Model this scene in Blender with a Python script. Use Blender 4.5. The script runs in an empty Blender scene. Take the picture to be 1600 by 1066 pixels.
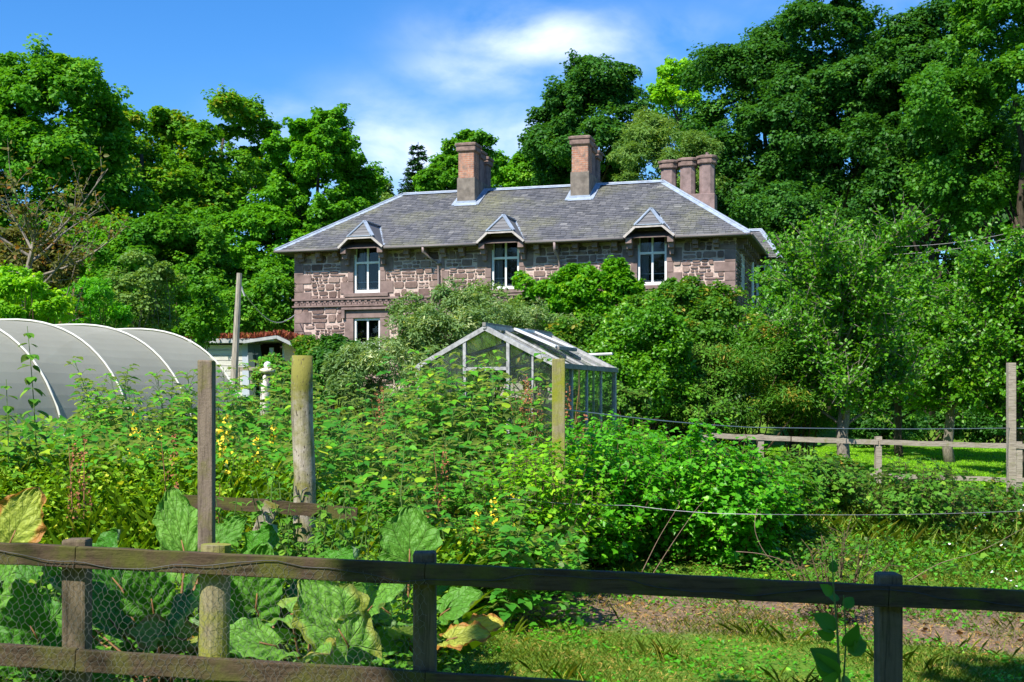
import bpy, math, random
import numpy as np
from mathutils import Vector

# ------------------------------------------------------------------ camera, sky, sun, exposure
scene = bpy.context.scene
F = 2000.0; HOR = 640.0; CZ = 1.7            # focal length in photo pixels, horizon row, eye height
cam_d = bpy.data.cameras.new('camera'); cam = bpy.data.objects.new('camera', cam_d)
scene.collection.objects.link(cam)
cam.location = (0, 0, CZ); cam.rotation_euler = (math.pi/2, 0, 0)
cam_d.sensor_width = 36; cam_d.lens = 36*F/1600; cam_d.shift_y = (HOR-533)/1600
cam_d.clip_start = 0.05; cam_d.clip_end = 2000
scene.camera = cam

SUN_AZ_X, SUN_AZ_Y, SUN_EL = -0.57, -0.82, math.radians(50)
_c = math.cos(SUN_EL); SUN = Vector((SUN_AZ_X*_c, SUN_AZ_Y*_c, math.sin(SUN_EL))).normalized()
sun_d = bpy.data.lights.new('sun', 'SUN'); sun_d.energy = 4.6; sun_d.angle = math.radians(0.5)
sun_d.color = (1.0, 0.95, 0.86)
sun = bpy.data.objects.new('sun', sun_d); scene.collection.objects.link(sun)
sun.rotation_euler = SUN.to_track_quat('Z', 'Y').to_euler()

w = bpy.data.worlds.new('World'); scene.world = w; w.use_nodes = True
nt = w.node_tree; N = nt.nodes; Lk = nt.links
for n in list(N): N.remove(n)
out = N.new('ShaderNodeOutputWorld'); bg = N.new('ShaderNodeBackground'); Lk.new(bg.outputs[0], out.inputs[0])
sky = N.new('ShaderNodeTexSky'); sky.sky_type = 'NISHITA'; sky.sun_disc = False
sky.sun_elevation = SUN_EL; sky.sun_rotation = math.atan2(SUN.x, SUN.y); sky.ozone_density = 3.0; sky.air_density = 1.0; sky.dust_density = 0.3
hs = N.new('ShaderNodeHueSaturation'); hs.inputs['Saturation'].default_value = 1.32; hs.inputs['Value'].default_value = 1.0
Lk.new(sky.outputs[0], hs.inputs['Color'])
tint = N.new('ShaderNodeMix'); tint.data_type = 'RGBA'; tint.blend_type = 'MULTIPLY'; tint.inputs[0].default_value = 1
tint.inputs[7].default_value = (0.78, 0.98, 1.18, 1); Lk.new(hs.outputs[0], tint.inputs[6])
# clouds laid out by direction in the sky
tc = N.new('ShaderNodeTexCoord'); sep = N.new('ShaderNodeSeparateXYZ'); Lk.new(tc.outputs['Generated'], sep.inputs[0])
def M(op, a, b=None, c=None, cl=False):
    n = N.new('ShaderNodeMath'); n.operation = op; n.use_clamp = cl
    for i, v in enumerate((a, b, c)):
        if v is None: continue
        if isinstance(v, (int, float)): n.inputs[i].default_value = v
        else: Lk.new(v, n.inputs[i])
    return n.outputs[0]
ymax = M('MAXIMUM', sep.outputs[1], 0.05)
su = M('DIVIDE', sep.outputs[0], ymax); sv = M('DIVIDE', sep.outputs[2], ymax)
cmb = N.new('ShaderNodeCombineXYZ'); Lk.new(su, cmb.inputs[0]); Lk.new(sv, cmb.inputs[1])
mp = N.new('ShaderNodeMapping'); mp.inputs['Scale'].default_value = (8, 14, 1); mp.inputs['Rotation'].default_value = (0, 0, 0.25); Lk.new(cmb.outputs[0], mp.inputs[0])
ns = N.new('ShaderNodeTexNoise'); ns.inputs['Scale'].default_value = 1.0; ns.inputs['Detail'].default_value = 7; ns.inputs['Roughness'].default_value = 0.55; ns.inputs['Distortion'].default_value = 0.25
Lk.new(mp.outputs[0], ns.inputs['Vector'])
blobs = [((850-800)/F, (HOR-62)/F, .085, .027, 1.0), ((760-800)/F, (HOR-112)/F, .065, .026, .7), ((600-800)/F, (HOR-250)/F, .10, .05, .85),
         ((430-800)/F, (HOR-205)/F, .045, .026, .85), ((800-800)/F, (HOR-225)/F, .09, .034, .75), ((1000-800)/F, (HOR-50)/F, .10, .022, .35), ((545-800)/F, (HOR-150)/F, .03, .012, .3), ((1330-800)/F, (HOR-8)/F, .10, .02, .3)]
acc = None
for (bx, by, rx, ry, st) in blobs:
    dx = M('DIVIDE', M('SUBTRACT', su, bx), rx); dy = M('DIVIDE', M('SUBTRACT', sv, by), ry)
    d2 = M('ADD', M('MULTIPLY', dx, dx), M('MULTIPLY', dy, dy))
    g = M('MULTIPLY', M('POWER', 2.71828, M('MULTIPLY', d2, -1.0)), st)
    acc = g if acc is None else M('MAXIMUM', acc, g)
nn = M('SUBTRACT', M('MULTIPLY', ns.outputs[0], 3.4), 1.15, cl=True)
cl = M('MULTIPLY', acc, nn, cl=True)
cl = M('MULTIPLY', M('POWER', cl, 1.2), 1.0, cl=True)
mixc = N.new('ShaderNodeMix'); mixc.data_type = 'RGBA'; Lk.new(cl, mixc.inputs[0]); Lk.new(tint.outputs[2], mixc.inputs[6])
mixc.inputs[7].default_value = (7.0, 7.8, 9.6, 1)
Lk.new(mixc.outputs[2], bg.inputs[0]); bg.inputs[1].default_value = 0.10

scene.view_settings.view_transform = 'Standard'; scene.view_settings.look = 'None'
scene.view_settings.exposure = 0.80; scene.view_settings.gamma = 1
scene.cycles.max_bounces = 6; scene.cycles.diffuse_bounces = 3; scene.cycles.transmission_bounces = 5; scene.cycles.transparent_max_bounces = 8

# ------------------------------------------------------------------ helpers
rng = np.random.default_rng(7); random.seed(7)
col = scene.collection
def ss(a, b, x):
    t = np.clip((x-a)/(b-a), 0, 1); return t*t*(3-2*t)
def ground(x, y):
    x = np.asarray(x, float); y = np.asarray(y, float)
    fall = -np.clip(x, -20, 20)*(0.04 + (0.010-0.04)*ss(8, 20, y))
    left = 1-ss(1.5, 7.5, x - 0.06*(y-20))
    rise = left*(0.6*ss(11, 19, y) + 1.4*ss(21, 40, y))
    mound = 0.45*ss(0.2, -2.5, x)*0 + 0.62*(1-ss(-2.6, -0.2, x))*ss(7.6, 10.8, y)*(1-ss(13, 19, y))
    lawn = (1-left)*0.45*ss(29, 45, y)
    hill = 2.5*ss(48, 75, y)*(1-ss(0, 25, x)) + 9*ss(50, 100, y)*ss(0, 25, x)
    bump = 0.03*np.sin(x*1.7+0.4*y)*np.cos(y*1.3) 
    return fall+rise+mound+lawn+hill+bump
def G(x, y): return float(ground(x, y))
def P(px, py, Y): return Vector(((px-800)/F*Y, Y, CZ+(HOR-py)/F*Y))

def tag(o, label=None, cat=None, group=None, kind=None):
    if label: o['label'] = label
    if cat: o['category'] = cat
    if group: o['group'] = group
    if kind: o['kind'] = kind
    return o
def empty(name, loc, rz=0, **k):
    o = bpy.data.objects.new(name, None); col.objects.link(o); o.location = loc; o.rotation_euler = (0, 0, rz); o.empty_display_size = .1
    return tag(o, **k)
def link(name, me, parent=None, mat=None):
    o = bpy.data.objects.new(name, me); col.objects.link(o)
    if mat is not None and len(me.materials) == 0: me.materials.append(mat)
    if parent is not None: o.parent = parent
    return o
kids = {}
def copy_tree(o, parent=None):
    c = o.copy(); col.objects.link(c); c.parent = parent
    for ch in o.children: copy_tree(ch, c)
    return c

class MB:
    def __init__(s): s.v = []; s.f = []; s.t = []
    def poly(s, pts, tint=0.5):
        i = len(s.v); s.v += [tuple(p) for p in pts]; s.f.append(tuple(range(i, i+len(pts)))); s.t.append(tint); return s
    def box(s, lo, hi, tint=0.5, rot=None, org=None, jit=0):
        x0, y0, z0 = lo; x1, y1, z1 = hi
        vs = [Vector(p) for p in ((x0,y0,z0),(x1,y0,z0),(x1,y1,z0),(x0,y1,z0),(x0,y0,z1),(x1,y0,z1),(x1,y1,z1),(x0,y1,z1))]
        if jit: vs = [v+Vector([random.uniform(-jit, jit) for _ in range(3)]) for v in vs]
        if rot is not None: vs = [rot @ v for v in vs]
        if org is not None: vs = [v+Vector(org) for v in vs]
        i = len(s.v); s.v += [tuple(v) for v in vs]
        for f in ((0,3,2,1),(4,5,6,7),(0,1,5,4),(1,2,6,5),(2,3,7,6),(3,0,4,7)): s.f.append(tuple(i+k for k in f)); s.t.append(tint)
        return s
    def tube(s, pts, rad, n=6, cap=True, tint=0.5, jit=0):
        pts = [Vector(p) for p in pts]
        if isinstance(rad, (int, float)): rad = [rad]*len(pts)
        i0 = len(s.v)
        for k, p in enumerate(pts):
            d = (pts[min(k+1, len(pts)-1)]-pts[max(k-1, 0)])
            d = d.normalized() if d.length > 1e-9 else Vector((0,0,1))
            up = Vector((0,0,1)) if abs(d.z) < .9 else Vector((0,1,0))
            a = d.cross(up).normalized(); b = a.cross(d)
            for j in range(n):
                th = 2*math.pi*j/n; r = rad[k]*(1+random.uniform(-jit, jit))
                s.v.append(tuple(p+a*(math.cos(th)*r)+b*(math.sin(th)*r)))
        for k in range(len(pts)-1):
            for j in range(n):
                a0 = i0+k*n+j; a1 = i0+k*n+(j+1) % n
                s.f.append((a0, a1, a1+n, a0+n)); s.t.append(tint)
        if cap and n > 2:
            s.f.append(tuple(i0+j for j in range(n))[::-1]); s.t.append(tint)
            s.f.append(tuple(i0+(len(pts)-1)*n+j for j in range(n))); s.t.append(tint)
        return s
    def beam(s, p0, p1, h, t, tint=.5, up=Vector((0,0,1)), seg=1, jit=0):
        """rectangular bar from p0 to p1, h along 'up', t across"""
        p0 = Vector(p0); p1 = Vector(p1); d = (p1-p0).normalized(); a = d.cross(up).normalized(); b = a.cross(d).normalized()
        i0 = len(s.v)
        for k in range(seg+1):
            p = p0.lerp(p1, k/seg)
            jj = [random.uniform(-jit, jit) for _ in range(2)]
            for (u, v) in ((-1,-1),(1,-1),(1,1),(-1,1)):
                s.v.append(tuple(p+a*(u*t/2+jj[0])+b*(v*h/2+jj[1]+random.uniform(-jit, jit)*.6)))
        for k in range(seg):
            for j in range(4):
                a0 = i0+4*k+j; a1 = i0+4*k+(j+1) % 4
                s.f.append((a0, a0+4, a1+4, a1)); s.t.append(tint)
        s.f.append((i0, i0+1, i0+2, i0+3)); s.t.append(tint)
        e = i0+4*seg; s.f.append((e+3, e+2, e+1, e)); s.t.append(tint)
        return s
    def build(s, name, mat, parent=None, smooth=False, bevel=0, **k):
        me = bpy.data.meshes.new(name); me.from_pydata(s.v, [], s.f)
        at = me.attributes.new('tint', 'FLOAT', 'FACE'); at.data.foreach_set('value', s.t)
        if smooth: me.polygons.foreach_set('use_smooth', [True]*len(s.f))
        me.update()
        o = link(name, me, parent, mat)
        if bevel:
            m = o.modifiers.new('bevel', 'BEVEL'); m.width = bevel; m.segments = 2; m.limit_method = 'ANGLE'
        return tag(o, **k)

# ---- leaf templates: (x across, y along, z normal), faces
T_FAR = (np.array([(0,0,0),(.42,.5,.10),(0,1,-.06),(-.42,.5,.10)], float), np.array([(0,1,2,3)]))
T_LEAF = (np.array([(0,0,0),(.30,.28,.06),(.27,.68,.04),(0,1,-.12),(-.27,.68,.04),(-.30,.28,.06)], float), np.array([(0,1,2,3),(0,3,4,5)]))
T_LOBE = (np.array([(0,0,0),(.42,.05,.05),(.5,.45,.06),(.22,.62,.05),(0,1,-.1),(-.22,.62,.05),(-.5,.45,.06),(-.42,.05,.05)], float), np.array([(0,1,2,3),(0,3,4,4),(0,4,5,5),(0,5,6,7)]))
T_NARROW = (np.array([(0,0,0),(.14,.4,.03),(.10,.8,.0),(0,1,-.08),(-.10,.8,0),(-.14,.4,.03)], float), np.array([(0,1,2,3),(0,3,4,5)]))
T_BLADE = (np.array([(-.5,0,0),(.5,0,0),(.34,.5,.05),(0,1,.2),(-.34,.5,.05)], float), None)

def norm(a): return a/np.maximum(np.linalg.norm(a, axis=-1, keepdims=True), 1e-9)
def leaves_mesh(name, tmpl, pos, nrm, tan, size, tint, mat):
    tv, tf = tmpl
    nrm = norm(nrm); tan = norm(tan - nrm*np.sum(tan*nrm, -1, keepdims=True)); b = np.cross(tan, nrm)
    size = np.asarray(size)
    if size.ndim == 1: size = np.stack([size]*3, -1)
    n = len(pos); k = len(tv)
    v = pos[:, None, :] + tv[None, :, 0:1]*size[:, None, 0:1]*b[:, None, :] + tv[None, :, 1:2]*size[:, None, 1:2]*tan[:, None, :] + tv[None, :, 2:3]*size[:, None, 2:3]*nrm[:, None, :]
    v = v.reshape(-1, 3).astype(np.float32)
    faces = [list(dict.fromkeys(f.tolist())) for f in tf]
    loops_per = [len(f) for f in faces]
    fl = np.concatenate([np.array(f) for f in faces])
    li = (fl[None, :] + (np.arange(n)*k)[:, None]).reshape(-1).astype(np.int32)
    tot = np.tile(np.array(loops_per), n); start = np.concatenate([[0], np.cumsum(tot)[:-1]]).astype(np.int32)
    me = bpy.data.meshes.new(name)
    me.vertices.add(len(v)); me.vertices.foreach_set('co', v.ravel())
    me.loops.add(len(li)); me.loops.foreach_set('vertex_index', li)
    me.polygons.add(len(tot)); me.polygons.foreach_set('loop_start', start)
    at = me.attributes.new('tint', 'FLOAT', 'FACE'); at.data.foreach_set('value', np.repeat(np.asarray(tint, np.float32), len(loops_per)))
    me.update(calc_edges=True)
    me.materials.append(mat)
    return me
def rdir(n):
    v = rng.normal(size=(n, 3)); return norm(v)
def leaf_frames(n, outward, w_out=.6, w_up=.8, w_r=.7, droop=.3):
    nr = norm(outward*w_out + np.array([0, 0, w_up]) + rdir(n)*w_r)
    tn = rdir(n) + outward*.6 + np.array([0, 0, -droop])
    return nr, tn

# ------------------------------------------------------------------ materials
def newmat(name):
    m = bpy.data.materials.new(name); m.use_nodes = True
    t = m.node_tree; b = t.nodes['Principled BSDF']; return m, t, b
def nd(t, typ, **k):
    n = t.nodes.new(typ)
    for a, v in k.items(): setattr(n, a, v)
    return n
def noise(t, vec, scale, detail=5, rough=.6, dist=0):
    n = nd(t, 'ShaderNodeTexNoise'); n.inputs['Scale'].default_value = scale; n.inputs['Detail'].default_value = detail
    n.inputs['Roughness'].default_value = rough; n.inputs['Distortion'].default_value = dist
    if vec is not None: t.links.new(vec, n.inputs['Vector'])
    return n.outputs[0]
def ramp(t, fac, stops, interp='LINEAR'):
    r = nd(t, 'ShaderNodeValToRGB'); r.color_ramp.interpolation = interp
    e = r.color_ramp.elements
    while len(e) < len(stops): e.new(.5)
    for i, (p, c) in enumerate(stops):
        e[i].position = p; e[i].color = (*c, 1) if len(c) == 3 else c
    t.links.new(fac, r.inputs[0]); return r.outputs[0]
def mixc_(t, fac, a, b, mode='MIX'):
    n = nd(t, 'ShaderNodeMix'); n.data_type = 'RGBA'; n.blend_type = mode
    for idx, v in ((0, fac), (6, a), (7, b)):
        if isinstance(v, (int, float)): n.inputs[idx].default_value = v
        elif isinstance(v, tuple): n.inputs[idx].default_value = (*v, 1)
        else: t.links.new(v, n.inputs[idx])
    return n.outputs[2]
def mapped(t, scale=(1,1,1), kind='Object'):
    c = nd(t, 'ShaderNodeTexCoord'); m = nd(t, 'ShaderNodeMapping'); m.inputs['Scale'].default_value = scale
    t.links.new(c.outputs[kind], m.inputs[0]); return m.outputs[0]
def bump(t, b, h, s=.3, d=.02):
    n = nd(t, 'ShaderNodeBump'); n.inputs['Strength'].default_value = s; n.inputs['Distance'].default_value = d
    t.links.new(h, n.inputs['Height']); t.links.new(n.outputs[0], b.inputs['Normal'])
def attr(t, name='tint'):
    a = nd(t, 'ShaderNodeAttribute'); a.attribute_name = name; return a.outputs['Fac']

def leafmat(name, c0, c1, c2=None, trans=.40, rough=.5, spec=.22, under=None, gain=1.45):
    m, t, b = newmat(name)
    def gg(c): return tuple(min(.8, x*gain*k) for x, k in zip(c, (1.17, 1.05, .52)))
    c0, c1 = gg(c0), gg(c1); c2 = gg(c2) if c2 else None
    ti = attr(t)
    stops = [(0, c0), (.75, c1), (1, c2 or c1)]
    c = ramp(t, ti, stops)
    if under:
        g = nd(t, 'ShaderNodeNewGeometry'); c = mixc_(t, g.outputs['Backfacing'], c, under)
    t.links.new(c, b.inputs['Base Color']); b.inputs['Roughness'].default_value = rough
    b.inputs['Specular IOR Level'].default_value = spec
    tr = nd(t, 'ShaderNodeBsdfTranslucent')
    c2_ = mixc_(t, 1.0, c, (1.5, 1.35, .5), 'MULTIPLY'); t.links.new(c2_, tr.inputs[0])
    mx = nd(t, 'ShaderNodeMixShader'); mx.inputs[0].default_value = trans
    t.links.new(b.outputs[0], mx.inputs[1]); t.links.new(tr.outputs[0], mx.inputs[2])
    t.links.new(mx.outputs[0], t.nodes['Material Output'].inputs[0])
    return m
def simple(name, colr, rough=.6, metal=0, nscale=0, var=.25, bmp=0, spec=.5, stretch=(1,1,1)):
    m, t, b = newmat(name); b.inputs['Roughness'].default_value = rough; b.inputs['Metallic'].default_value = metal
    b.inputs['Specular IOR Level'].default_value = spec
    if nscale:
        v = mapped(t, stretch); n = noise(t, v, nscale)
        lo = tuple(x*(1-var) for x in colr); hi = tuple(min(1, x*(1+var)) for x in colr)
        t.links.new(ramp(t, n, [(.3, lo), (.7, hi)]), b.inputs['Base Color'])
        if bmp: bump(t, b, n, bmp, .01)
    else: b.inputs['Base Color'].default_value = (*colr, 1)
    return m
def woodmat(name, base, dark, green, gamt=.5, axis='z', sc=1.0):
    m, t, b = newmat(name)
    st = {'x': (1.2, 14, 14), 'z': (14, 14, 1.2)}[axis]
    v = mapped(t, tuple(s*sc for s in st)); g = noise(t, v, 3.2, 8, .7, .6)
    v2 = mapped(t); p = noise(t, v2, 4.5*sc, 5, .6)
    fine = noise(t, mapped(t), 60, 4, .7)
    c = ramp(t, g, [(.30, dark), (.5, base), (.72, tuple(x*1.35 for x in base))])
    gm = ramp(t, p, [(.62-.3*gamt, (0,0,0)), (.80-.3*gamt, (1,1,1))])
    c = mixc_(t, gm, c, mixc_(t, fine, green, tuple(x*.6 for x in green)))
    t.links.new(c, b.inputs['Base Color']); b.inputs['Roughness'].default_value = .85; b.inputs['Specular IOR Level'].default_value = .2
    mm = nd(t, 'ShaderNodeMath', operation='ADD'); t.links.new(g, mm.inputs[0]); t.links.new(fine, mm.inputs[1])
    bump(t, b, mm.outputs[0], .7, .006)
    return m

M_BARK = simple('bark', (.075, .06, .045), .9, nscale=6, var=.5, bmp=.6, stretch=(4,4,1), spec=.1)
M_BARKG = simple('grey_bark', (.20, .175, .14), .9, nscale=9, var=.5, bmp=.6, stretch=(3,3,1), spec=.1)
M_TWIG = simple('twig', (.12, .085, .05), .85, nscale=8, var=.3, spec=.1)
M_STEM = simple('green_stem', (.10, .17, .04), .7, spec=.2)
M_RSTEM = simple('red_stem', (.24, .12, .05), .6, spec=.3, nscale=8)
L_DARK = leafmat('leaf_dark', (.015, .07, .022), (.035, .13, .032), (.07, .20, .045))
L_DARKG = leafmat('leaf_beech', (.022, .10, .018), (.05, .175, .025), (.10, .25, .04))
L_MAPLE = leafmat('leaf_maple', (.035, .14, .012), (.075, .25, .018), (.13, .34, .03))
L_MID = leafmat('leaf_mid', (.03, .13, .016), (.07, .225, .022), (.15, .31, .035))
L_SYC = leafmat('leaf_sycamore', (.035, .14, .014), (.08, .23, .018), (.24, .22, .03))
L_PALE = leafmat('leaf_willow', (.07, .18, .07), (.13, .26, .10), (.24, .36, .16), gain=1.15)
L_YEL = leafmat('leaf_yellow_green', (.07, .22, .012), (.14, .36, .02), (.30, .45, .03))
L_CONI = leafmat('needle', (.010, .045, .025), (.02, .075, .035), (.04, .10, .05), trans=.1)
L_APPLE = leafmat('leaf_apple', (.04, .17, .012), (.085, .27, .02), (.19, .38, .035), spec=.4, rough=.4, gain=1.2)
L_CURR = leafmat('leaf_currant', (.035, .18, .014), (.075, .31, .02), (.20, .46, .04), spec=.35, rough=.4)
L_RASP = leafmat('leaf_raspberry', (.028, .155, .022), (.075, .28, .03), (.30, .42, .045), under=(.26, .36, .16))
L_MIDR = leafmat('leaf_raspberry_dark', (.02, .12, .025), (.045, .21, .035), (.16, .32, .05), under=(.22, .33, .18))
L_WIST = leafmat('leaf_climber', (.04, .17, .012), (.085, .29, .016), (.26, .44, .03), gain=1.25)
L_VARI = leafmat('leaf_variegated', (.09, .23, .12), (.19, .33, .22), (.62, .76, .80), spec=.3, gain=1.0)
L_BROWN = leafmat('leaf_brown', (.07, .13, .04), (.15, .15, .06), (.32, .14, .06), gain=.95)
L_MIX = leafmat('leaf_mixed', (.035, .15, .025), (.085, .24, .04), (.40, .30, .10), gain=1.1)
L_NETT = leafmat('leaf_nettle', (.035, .14, .025), (.08, .22, .035), (.16, .30, .06), under=(.15, .25, .11))
L_GRASS = leafmat('grass_blade', (.07, .15, .02), (.17, .25, .05), (.46, .38, .16), trans=.35, gain=1.3)
L_BANK = leafmat('bank_leaf', (.06, .18, .02), (.16, .32, .03), (.42, .45, .09), gain=1.6)
L_LAWN = leafmat('lawn_blade', (.10, .30, .015), (.19, .44, .02), (.28, .48, .03), trans=.4, gain=1.6)
L_FLOW = simple('petal_yellow', (.80, .58, .02), .6)
L_WHITE = simple('petal_white', (.8, .8, .74), .6)
L_SEED = simple('dock_seed', (.34, .13, .05), .8, nscale=30, var=.5)
L_STRAW = leafmat('straw', (.25, .16, .08), (.42, .29, .16), (.55, .42, .26), trans=.15)
M_WOODN = woodmat('near_wood', (.085, .058, .036), (.022, .015, .010), (.12, .125, .025), .55, 'x')
M_WOODP = woodmat('post_wood', (.20, .155, .12), (.055, .04, .03), (.20, .20, .035), .38, 'z')
M_WOODPG = woodmat('mossy_post_wood', (.28, .24, .14), (.10, .08, .05), (.30, .32, .035), .75, 'z')
M_WOODR = woodmat('round_post_wood', (.40, .35, .29), (.045, .035, .028), (.24, .23, .045), .52, 'z', .8)
M_WOODG = woodmat('grey_rail_wood', (.34, .29, .23), (.13, .10, .075), (.24, .25, .08), .2, 'x')
M_WIRE = simple('galvanised_wire', (.32, .33, .34), .45, .6)
M_WIRED = simple('dark_wire', (.05, .05, .05), .6, .3)

# ------------------------------------------------------------------ ground (structure)
def ground_sheet():
    xs = np.concatenate([np.linspace(-160, -30, 14)[:-1], np.linspace(-30, 30, 151), np.linspace(30, 160, 14)[1:]])
    ys = np.concatenate([np.linspace(-60, 0, 12)[:-1], np.linspace(0, 60, 201), np.linspace(60, 400, 40)[1:]])
    X, Y = np.meshgrid(xs, ys); Z = ground(X, Y)
    v = np.stack([X, Y, Z], -1).reshape(-1, 3); nx = len(xs)
    f = [(j*nx+i, j*nx+i+1, (j+1)*nx+i+1, (j+1)*nx+i) for j in range(len(ys)-1) for i in range(nx-1)]
    me = bpy.data.meshes.new('ground'); me.from_pydata(v.tolist(), [], f); me.polygons.foreach_set('use_smooth', [True]*len(f))
    m, t, b = newmat('garden_ground')
    vec = mapped(t); big = noise(t, vec, .9, 6, .6); fine = noise(t, vec, 22, 6, .7); mid = noise(t, vec, 5, 5, .6)
    grass = ramp(t, fine, [(.3, (.05, .12, .012)), (.55, (.12, .23, .022)), (.75, (.25, .30, .06))])
    soil = ramp(t, fine, [(.3, (.11, .075, .05)), (.55, (.24, .165, .115)), (.75, (.40, .29, .20))])
    # bare strip of raked soil and straw in front of the currant bushes
    g = nd(t, 'ShaderNodeNewGeometry'); s = nd(t, 'ShaderNodeSeparateXYZ'); t.links.new(g.outputs['Position'], s.inputs[0])
    def mm(op, a, bb, cl=False):
        n = nd(t, 'ShaderNodeMath', operation=op, use_clamp=cl)
        for i, q in enumerate((a, bb)):
            if isinstance(q, (int, float)): n.inputs[i].default_value = q
            else: t.links.new(q, n.inputs[i])
        return n.outputs[0]
    d = mm('ABSOLUTE', mm('SUBTRACT', s.outputs[1], mm('ADD', 11.3, mm('MULTIPLY', s.outputs[0], -.12))), 0)
    band = mm('SUBTRACT', 1.0, mm('DIVIDE', mm('SUBTRACT', d, .7), .9), True)
    xm = mm('MULTIPLY', mm('ADD', s.outputs[0], .8), 1.2, True)
    k = mm('ADD', mm('MULTIPLY', mm('MULTIPLY', band, xm), .42), mm('MULTIPLY', mm('ADD', mid, big), .5))
    msk = ramp(t, k, [(.66, (0,0,0)), (.84, (1,1,1))])
    t.links.new(mixc_(t, msk, grass, soil), b.inputs['Base Color']); b.inputs['Roughness'].default_value = 1; b.inputs['Specular IOR Level'].default_value = .1
    bump(t, b, fine, .8, .03)
    o = link('ground', me, None, m); tag(o, kind='structure')
ground_sheet()

# ------------------------------------------------------------------ the stone house
A = math.atan2(4.3, 14.875); HL = 15.48; ZG = 2.0
house = empty('stone_house', (-7.70, 45.3, ZG), -A, label='two-storey pink-brown rubble stone house with slate hip roof and three dormers', cat='house')
def S(z): return z-ZG
m, t, b = newmat('stone')                                # rubble: each stone carries its own tint
M_STONE = m
vec = mapped(t); n1 = noise(t, vec, 9, 7, .65); n2 = noise(t, vec, 45, 4, .7); ti = attr(t)
c = ramp(t, ti, [(0, (.105, .072, .062)), (.35, (.19, .130, .112)), (.7, (.265, .187, .158)), (1, (.37, .28, .24))])
c = mixc_(t, ramp(t, n1, [(.3, (0,0,0)), (.75, (1,1,1))]), mixc_(t, 1, c, (.72,.70,.70), 'MULTIPLY'), mixc_(t, 1, c, (1.3,1.27,1.25), 'MULTIPLY'))
t.links.new(c, b.inputs['Base Color']); b.inputs['Roughness'].default_value = .95; b.inputs['Specular IOR Level'].default_value = .1
bump(t, b, n2, .7, .02)
M_MORT = simple('mortar', (.53, .405, .345), .95, nscale=14, var=.28, bmp=.4, spec=.1)
M_DRESS = simple('dressed_stone', (.23, .163, .145), .9, nscale=3.0, var=.32, bmp=.3, spec=.1)
M_SOFF = simple('soffit_wood', (.10, .075, .065), .8, nscale=6)
M_WHITE = simple('white_paint', (.80, .80, .77), .5, nscale=12, var=.05)
M_PIPE = simple('pink_pipe_paint', (.27, .20, .185), .5)
M_LEAD = simple('lead', (.29, .34, .41), .5, .0, nscale=5, var=.25, bmp=.2)
M_GUT = simple('gutter', (.16, .14, .13), .6)
m, t, b = newmat('window_glass'); M_GLASS = m
b.inputs['Base Color'].default_value = (.02, .026, .03, 1); b.inputs['Roughness'].default_value = .06; b.inputs['Specular IOR Level'].default_value = .6
M_CURT = simple('curtain', (.30, .29, .27), .9, nscale=10, stretch=(12,1,.4), var=.3)

upper = [(2.27, 3.25), (7.29, 8.26), (12.29, 13.25)]      # window openings (u range)
WZ0, WZ1 = 5.76, 7.41
lowers = [(2.27, 3.25), (12.29, 13.25)]
LZ0, LZ1 = 3.15, 4.88
# ---- walls (mortar bed as one closed block with recesses left by reveal boxes)
EV = 7.30
mb = MB()
def wallgrid(mb, plane, us, zs, holes):
    for i in range(len(us)-1):
        for j in range(len(zs)-1):
            cu, cz = (us[i]+us[i+1])/2, (zs[j]+zs[j+1])/2
            if any(a < cu < b_ and c_ < cz < d for a, b_, c_, d in holes): continue
            mb.poly([plane(us[i], zs[j]), plane(us[i+1], zs[j]), plane(us[i+1], zs[j+1]), plane(us[i], zs[j+1])])
holes = [(a, b_, WZ0, 7.62) for a, b_ in upper] + [(a, b_, LZ0, LZ1) for a, b_ in lowers]
us = sorted({0, HL, *[x for h in holes for x in h[:2]]}); zs = sorted({1.5, EV+.0, WZ0, LZ0, LZ1})
wallgrid(mb, lambda u, z: (u, 0, S(z)), us, zs, holes)
DEP = 8.0
mb.poly([(HL,0,S(1.5)), (HL,DEP,S(1.5)), (HL,DEP,S(EV)), (HL,0,S(EV))]); mb.poly([(0,DEP,S(1.5)), (0,0,S(1.5)), (0,0,S(EV)), (0,DEP,S(EV))])
mb.poly([(HL,DEP,S(1.5)), (0,DEP,S(1.5)), (0,DEP,S(EV)), (HL,DEP,S(EV))])
# wing at the back right
WU = 16.05
mb.box((HL-1.5, 5.3, S(1.5)), (WU, 9.5, S(7.05)))
wall = mb.build('wall', M_MORT, house)
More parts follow.
